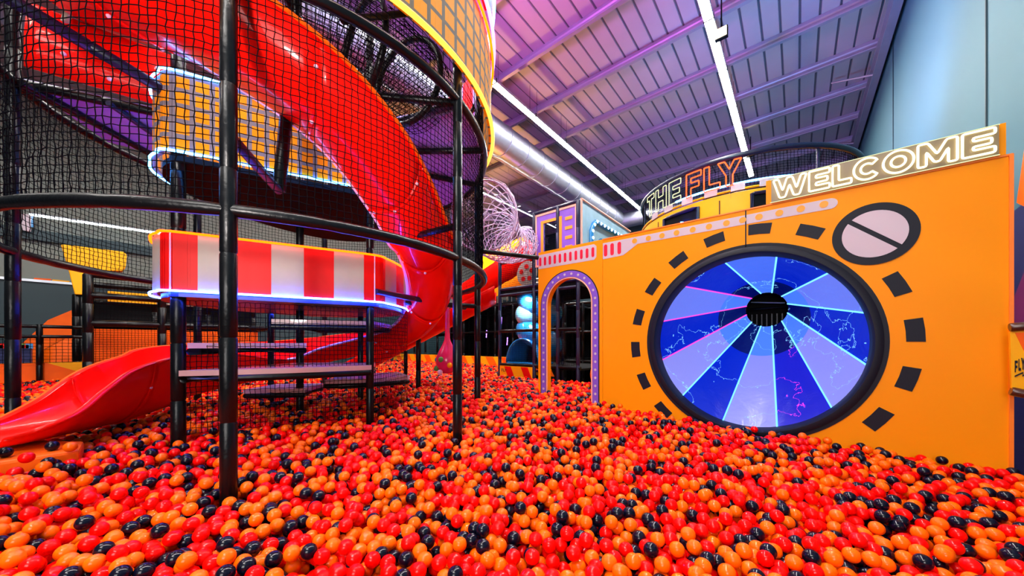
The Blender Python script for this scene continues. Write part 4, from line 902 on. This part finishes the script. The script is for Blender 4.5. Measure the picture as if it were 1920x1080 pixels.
# ================================================================== BACKGROUND PLAY FRAMES
def play_frame(name, label, x0, x1, y0, y1, levels, nx_, ny_, z0=0.0, m='black_pad', net=True, floors=True, r=.045):
    t = thing(name, label, 'play frame', ((x0 + x1) / 2, (y0 + y1) / 2, 0))
    for x in lin(x0, x1, nx_):
        for y in lin(y0, y1, ny_):
            q = MB(); padded(q, (x, y, z0), (x, y, levels[-1]), r, 8); q.build('post', M[m], t, smooth=True)
    for z in levels:
        for y in (y0, y1): q = MB(); padded(q, (x0, y, z), (x1, y, z), r * .85, 8); q.build('rail', M[m], t, smooth=True)
        for x in (x0, x1): q = MB(); padded(q, (x, y0, z), (x, y1, z), r * .85, 8); q.build('rail', M[m], t, smooth=True)
    if floors:
        for z in levels[:-1]: q = MB(); q.box((x0, y0, z - .03), (x1, y1, z + .03)); q.build('floor_board', M['black'], t)
    return t
# dark frame at the back of the pit, behind the straight slide
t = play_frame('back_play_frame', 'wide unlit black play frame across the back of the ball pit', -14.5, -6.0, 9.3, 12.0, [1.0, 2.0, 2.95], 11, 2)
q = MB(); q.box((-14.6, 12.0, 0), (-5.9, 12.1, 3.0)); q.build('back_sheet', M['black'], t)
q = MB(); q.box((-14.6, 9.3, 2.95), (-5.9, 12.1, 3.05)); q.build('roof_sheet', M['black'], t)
net_mesh(lambda u, v: Vector((-12.5 + 6.6 * u, 9.28, 1.05 + 1.85 * v)), 70, 20, 0.005, 0.003, False, 'netting', t)
for k in range(5):
    a = Vector((-7.4 + .12 * k, 9.8, 2.2 - .16 * k)); q = MB(); q.tube([a, a + Vector((.5, 0, -.45))], .018, 6); q.build('ladder_rung', M['steel'], t)
for k, (x, z) in enumerate(((-8.8, 2.3), (-8.5, 1.5), (-9.6, 1.8))): q = MB(); q.tube([(x, 9.9, z), (x + .03, 9.9, z + .3)], .02, 6); q.build('violet_lamp', M['neon_violet'], t)
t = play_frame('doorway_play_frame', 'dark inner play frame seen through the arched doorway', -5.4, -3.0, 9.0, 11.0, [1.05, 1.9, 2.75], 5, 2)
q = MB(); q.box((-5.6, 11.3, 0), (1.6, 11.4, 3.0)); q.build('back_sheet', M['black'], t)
for k in range(4): q = MB(); q.box((-5.1 + .45 * k, 11.15, 1.95), (-4.85 + .45 * k, 11.3, 2.15)); q.build('far_print', M['blue_plastic'], t)
# pit edge barriers
def barrier(name, label, p0, p1, z0, z1, th, n, m0='yellow', m1='orange', lean=.35, letters=()):
    t = thing(name, label, 'barrier', ((p0[0] + p1[0]) / 2, (p0[1] + p1[1]) / 2, 0))
    p0, p1 = Vector((p0[0], p0[1], 0)), Vector((p1[0], p1[1], 0)); d_ = (p1 - p0); L = d_.length; d_.normalize(); nn = Vector((d_.y, -d_.x, 0))
    q = MB(); q.prism([p0 + UP * z0, p1 + UP * z0, p1 + UP * z1, p0 + UP * z1], nn, th); pd = q.build('pad', M[m0], t)
    side = 1 if (Vector((0, 0, 0)) - p0).dot(nn) > 0 else -1
    for k in range(n):
        s_ = L * (k + .25) / n; o_ = p0 + d_ * s_ + nn * (th + .004 if side > 0 else -.008); wd = L / n * .5
        q = MB(); q.prism([o_ + UP * z1, o_ + d_ * wd + UP * z1, o_ + d_ * (wd + lean) + UP * z0, o_ + d_ * lean + UP * z0], nn, .004); q.build('stripe', M[m1], pd)
    return t
barrier('back_barrier', 'yellow and orange striped barrier along the far edge of the ball pit', (-14.0, 8.55), (-5.6, 8.55), .6, 1.12, .1, 12)
barrier('left_barrier', 'low yellow and orange barrier in front of the orange ramp, left of the tower', (-13.5, -5.6), (-13.5, 2.6), .5, 1.12, .12, 3, lean=1.2)
# left: black frame with nets, handrail, orange ramp, yellow sign
t = play_frame('netted_side_frame', 'black padded play frame with small netted bays left of the striped ring wall', -12.9, -11.1, -.17, 3.0, [1.02, 1.98, 2.55, 2.97], 2, 4, m='black_pad', r=.075, floors=False)
net_mesh(lambda u, v: Vector((-11.1, -.17 + 3.17 * u, 1.0 + 1.97 * v)), 64, 40, 0.004, 0.003, False, 'netting', t)
net_mesh(lambda u, v: Vector((-12.9 + 1.8 * u, -.17, 1.0 + 1.97 * v)), 36, 40, 0.004, 0.003, False, 'netting', t)
q = MB(); q.box((-12.95, -.1, 1.98), (-12.85, 3.0, 2.6)); q.build('dark_board', M['black'], t)
q = MB(); q.box((-12.6, .1, 2.56), (-12.5, 2.6, 2.80)); q.build('printed_strip', M['yellow'], t)
q = MB(); q.box((-12.6, .9, 2.565), (-12.48, 2.6, 2.805)); q.build('printed_strip', M['cream_vinyl'], t)
q = MB(); q.box((-12.5, -.1, .8), (-12.4, 3.0, 1.9)); q.build('orange_sheet', M['orange'], t)
t = thing('pit_handrail', 'black double handrail with netting along the far left edge of the ball pit', 'handrail', (-13.2, -1, 0))
for z in (1.72, 1.95): q = MB(); padded(q, (-13.3, -5.5, z), (-13.3, 2.4, z), .04, 8); q.build('rail', M['black_pad'], t, smooth=True)
for y in (-5, -3.6, -2.2, -.9, .6, 2.3): q = MB(); padded(q, (-13.3, y, .6), (-13.3, y, 2.0), .05, 8); q.build('post', M['black_pad'], t, smooth=True)
net_mesh(lambda u, v: Vector((-13.3, -5.5 + 7.9 * u, 1.12 + .6 * v)), 90, 8, 0.005, 0.003, False, 'netting', t)
t = thing('orange_ramp', 'tall curved orange ramp wall beyond the handrail on the left', 'ramp', (-15, 0, 0))
P = []
for k in range(16):
    s_ = k / 15; y = -1.0 + 3.6 * s_; z = 1.3 + 1.75 * (1 - (1 - s_) ** 2); P.append([Vector((-14.6, y, 0)), Vector((-14.7, y, z * .7)), Vector((-14.9, y, z)), Vector((-15.6, y, z + .05))])
q = MB(); q.grid(P); q.build('ramp_face', M['orange'], t, smooth=True, solid=.05)
q = MB(); q.prism([(-14.55, .2, 1.2), (-14.55, .9, 1.55), (-14.55, 1.6, 1.65), (-14.55, 2.6, 1.7), (-14.55, 2.6, 1.2)], (1, 0, 0), .02); q.build('low_arch', M['red_vinyl'], t)
t = thing('foam_block_bin', 'low bin of mixed coloured foam pieces at the far left, under the handrail', 'foam bin', tuple(at_x(30, 655, -13.9)))
q = MB(); a = at_x(-60, 668, -13.9); c = at_x(58, 668, -13.9); q.box((-14.2, a.y, .9), (-13.9, c.y, 1.45)); q.build('bin', M['mural_navy'], t)
for k in range(14):
    y = a.y + (c.y - a.y) * (k + .5) / 14; q = MB(); q.box((-14.1, y - .05, 1.44), (-13.98, y + .05, 1.53 + .03 * (k % 2))); q.build('foam_piece', M[['yellow', 'green', 'red_vinyl', 'blue_plastic', 'cream_vinyl'][k % 5]], t)
t = thing('yellow_sign_shape', 'large bright yellow tapering sign shape on dark posts by the left wall', 'sign', tuple(at_x(170, 520, -15.5)))
XS = -13.9
q = MB(); q.prism([at_x(*p, XS) for p in ((114, 459), (118, 458), (232, 472), (238, 478), (236, 500), (230, 508), (168, 508), (162, 553), (140, 552), (128, 505))], (-1, 0, 0), .35); q.build('sign_body', M['yellow'], t, bevel=.02)
for px in (143, 154): p = at_x(px, 552, XS - .15); q = MB(); padded(q, (p.x, p.y, 0), (p.x, p.y, p.z), .07, 8); q.build('post', M['black_pad'], t, smooth=True)
t = thing('white_wall_board', 'white notice board fixed high on the pale left wall', 'board', tuple(at_x(70, 418, -16.7)))
q = MB(); q.prism([at_x(*p, -16.7) for p in ((38, 400), (58, 402), (58, 434), (38, 432))], (-1, 0, 0), .06); q.build('board', M['lilac_print'], t)
q = MB(); q.prism([at_x(*p, -16.69) for p in ((58, 402), (64, 403), (63, 426), (58, 426))], (-1, 0, 0), .06); q.build('blue_edge', M['blue_plastic'], t)
# far right of the tower: yellow sloped panel, red tube and white railing
t = thing('red_tube_slide', 'fat red tube slide section in front of a yellow slope, far behind the tower', 'slide', (-7.5, 8.2, 2.4))
a, c = at_y(1000, 470, 9.6), at_y(860, 560, 9.0); q = MB(); pts = [a.lerp(c, k / 12) for k in range(13)]; q.tube(pts, [.42 * (1.08 if k % 4 == 0 else 1) for k in range(13)], 20); q.build('tube', M['red_plastic'], t, smooth=True)
t = thing('yellow_slope_panel', 'sloping yellow panel behind the red tube slide, under the rope net funnel', 'panel', (-8, 10.5, 3))
q = MB(); q.prism([at_y(*p, 10.2) for p in ((905, 480), (985, 440), (985, 545), (905, 560))], (0, 1, 0), .1); q.build('panel', M['yellow'], t)
for px_ in (915, 975): a = at_y(px_, 545, 10.25); q = MB(); padded(q, (a.x, a.y, 0), (a.x, a.y, a.z), .05, 8); q.build('leg', M['black_pad'], t)
t = thing('white_grille_railing', 'pale grille railing above the yellow slope far behind the tower', 'railing', (-8, 10, 3.5))
for z in (3.55, 3.75, 3.95, 4.1): q = MB(); q.tube([(-10.5, 10.9, z), (-6.4, 10.9, z)], .02, 6); q.build('rail', M['steel'], t)
for k in range(16): q = MB(); q.tube([(-10.4 + .26 * k, 10.9, 3.04), (-10.4 + .26 * k, 10.9, 4.1)], .015, 5); q.build('baluster', M['steel'], t)

# ================================================================== BALLS, placed last: single ones in front, the mass behind
P = BP; keepm = np.ones(len(P), bool)
for x, y, r in posts_xy: keepm &= (P[:, 0] - x) ** 2 + (P[:, 1] - y) ** 2 > (r + RB * .8) ** 2
SLA = np.array([[tuple(p) for p in row] for row in SL[96:]]).reshape(-1, 3)      # low part of the red slide
lo = SLA[SLA[:, 2] < 1.15]
from mathutils import kdtree
kd = kdtree.KDTree(len(lo))
for i, p in enumerate(lo): kd.insert(p, i)
kd.balance()
foot = [Vector(s[:3]) for s in ST[118:]]; hwid = [s[3] for s in ST[118:]]
ridx = np.nonzero(keepm & (P[:, 0] < -3.6) & (P[:, 1] < 3.5))[0]
for i in ridx:
    v = Vector(P[i])
    if kd.find(v)[2] < 0.055: keepm[i] = False; continue
    for f_, hw in zip(foot, hwid):
        if (v.x - f_.x) ** 2 + (v.y - f_.y) ** 2 < (hw * .92) ** 2 and v.z > f_.z - .05: keepm[i] = False; break
P = P[keepm]
rng = np.random.default_rng(5)
colid = rng.choice(3, len(P), p=[.36, .42, .22])
dep = P[:, 0] * FV.x + P[:, 1] * FV.y; lat = P[:, 0] * RV.x + P[:, 1] * RV.y
px = 960 + FPX * lat / dep; py = HZ - FPX * (P[:, 2] - EYE) / dep
top = P[:, 2] - surf(P[:, 0], P[:, 1]) > -RB * 1.75
infr = (px > -5) & (px < 1925) & (py < 1085) & top
score = np.where(infr, 1.0 / dep ** 2 * (1 + (lat / dep) ** 2) ** .5, 0)
front = np.argsort(-score)[:300]
rest = np.ones(len(P), bool); rest[front] = False
def ico(sub):
    import bmesh
    bm = bmesh.new(); bmesh.ops.create_icosphere(bm, subdivisions=sub, radius=1.0); v = np.array([tuple(x.co) for x in bm.verts]); bm.verts.index_update(); f = np.array([[x.index for x in g.verts] for g in bm.faces]); bm.free(); return v, f
def ball_proto(cn, word):
    import bmesh
    bm = bmesh.new(); bmesh.ops.create_icosphere(bm, subdivisions=4, radius=RB); me = bpy.data.meshes.new('pit_ball'); bm.to_mesh(me); bm.free(); me.materials.append(M[cn]); me.polygons.foreach_set('use_smooth', [True] * len(me.polygons)); return me
CN = ['orange_ball', 'red_ball', 'navy_ball']; WD = ['orange', 'red', 'navy blue']; PR = [ball_proto(c, w_) for c, w_ in zip(CN, WD)]
for i in front:
    k = int(colid[i]); o = bpy.data.objects.new('pit_ball', PR[k]); COL.objects.link(o); o.location = P[i]
    tag(o, 'glossy %s plastic ball lying on top in the nearest rows of the ball pit' % WD[k], 'ball', 'nearest %s balls in the ball pit' % WD[k])
# a few stray balls on the landing mat
for (x, y, k, lab) in ((98, 836, 2, 'navy blue ball touching the lip of the red slide foot'), (50, 858, 1, 'red ball resting alone in the middle of the orange landing mat'), (10, 848, 2, 'navy blue ball alone on the orange landing mat, furthest from the tower'), (132, 838, 0, 'orange ball beside the lip of the red slide foot, next to a navy one')):
    v = ray(x, y); zt = EYE - .79 + RB; p = CAMP + v * ((zt - EYE) / v.z)
    o = bpy.data.objects.new('pit_ball', PR[k]); COL.objects.link(o); o.location = p; tag(o, lab, 'ball')
Vs = []; Fs = []; Ms = []; base = 0
for lod, sel in ((3, rest & (dep < 3.3)), (2, rest & (dep >= 3.3))):
    v0, f0 = ico(lod); C_ = P[sel]; n = len(C_); ang = rng.uniform(0, 6.28, n)
    V = v0[None] * RB + C_[:, None, :]; Vs.append(V.reshape(-1, 3)); Fs.append((f0[None] + (np.arange(n) * len(v0))[:, None, None] + base).reshape(-1, 3)); Ms.append(np.repeat(colid[sel], len(f0))); base += n * len(v0)
V = np.concatenate(Vs); Fc = np.concatenate(Fs).astype(np.int32); Mi = np.concatenate(Ms).astype(np.int32)
me = bpy.data.meshes.new('ball_pit_balls'); me.vertices.add(len(V)); me.vertices.foreach_set('co', V.astype(np.float32).ravel())
me.loops.add(len(Fc) * 3); me.loops.foreach_set('vertex_index', Fc.ravel()); me.polygons.add(len(Fc)); me.polygons.foreach_set('loop_start', np.arange(len(Fc), dtype=np.int32) * 3)
for c in CN: me.materials.append(M[c])
me.polygons.foreach_set('material_index', Mi); me.polygons.foreach_set('use_smooth', np.ones(len(Fc), bool)); me.update(calc_edges=True)
o = bpy.data.objects.new('ball_pit_balls', me); COL.objects.link(o); o['kind'] = 'stuff'
tag(o, 'thousands of orange, red and navy plastic balls filling the pit behind the nearest rows', 'balls')
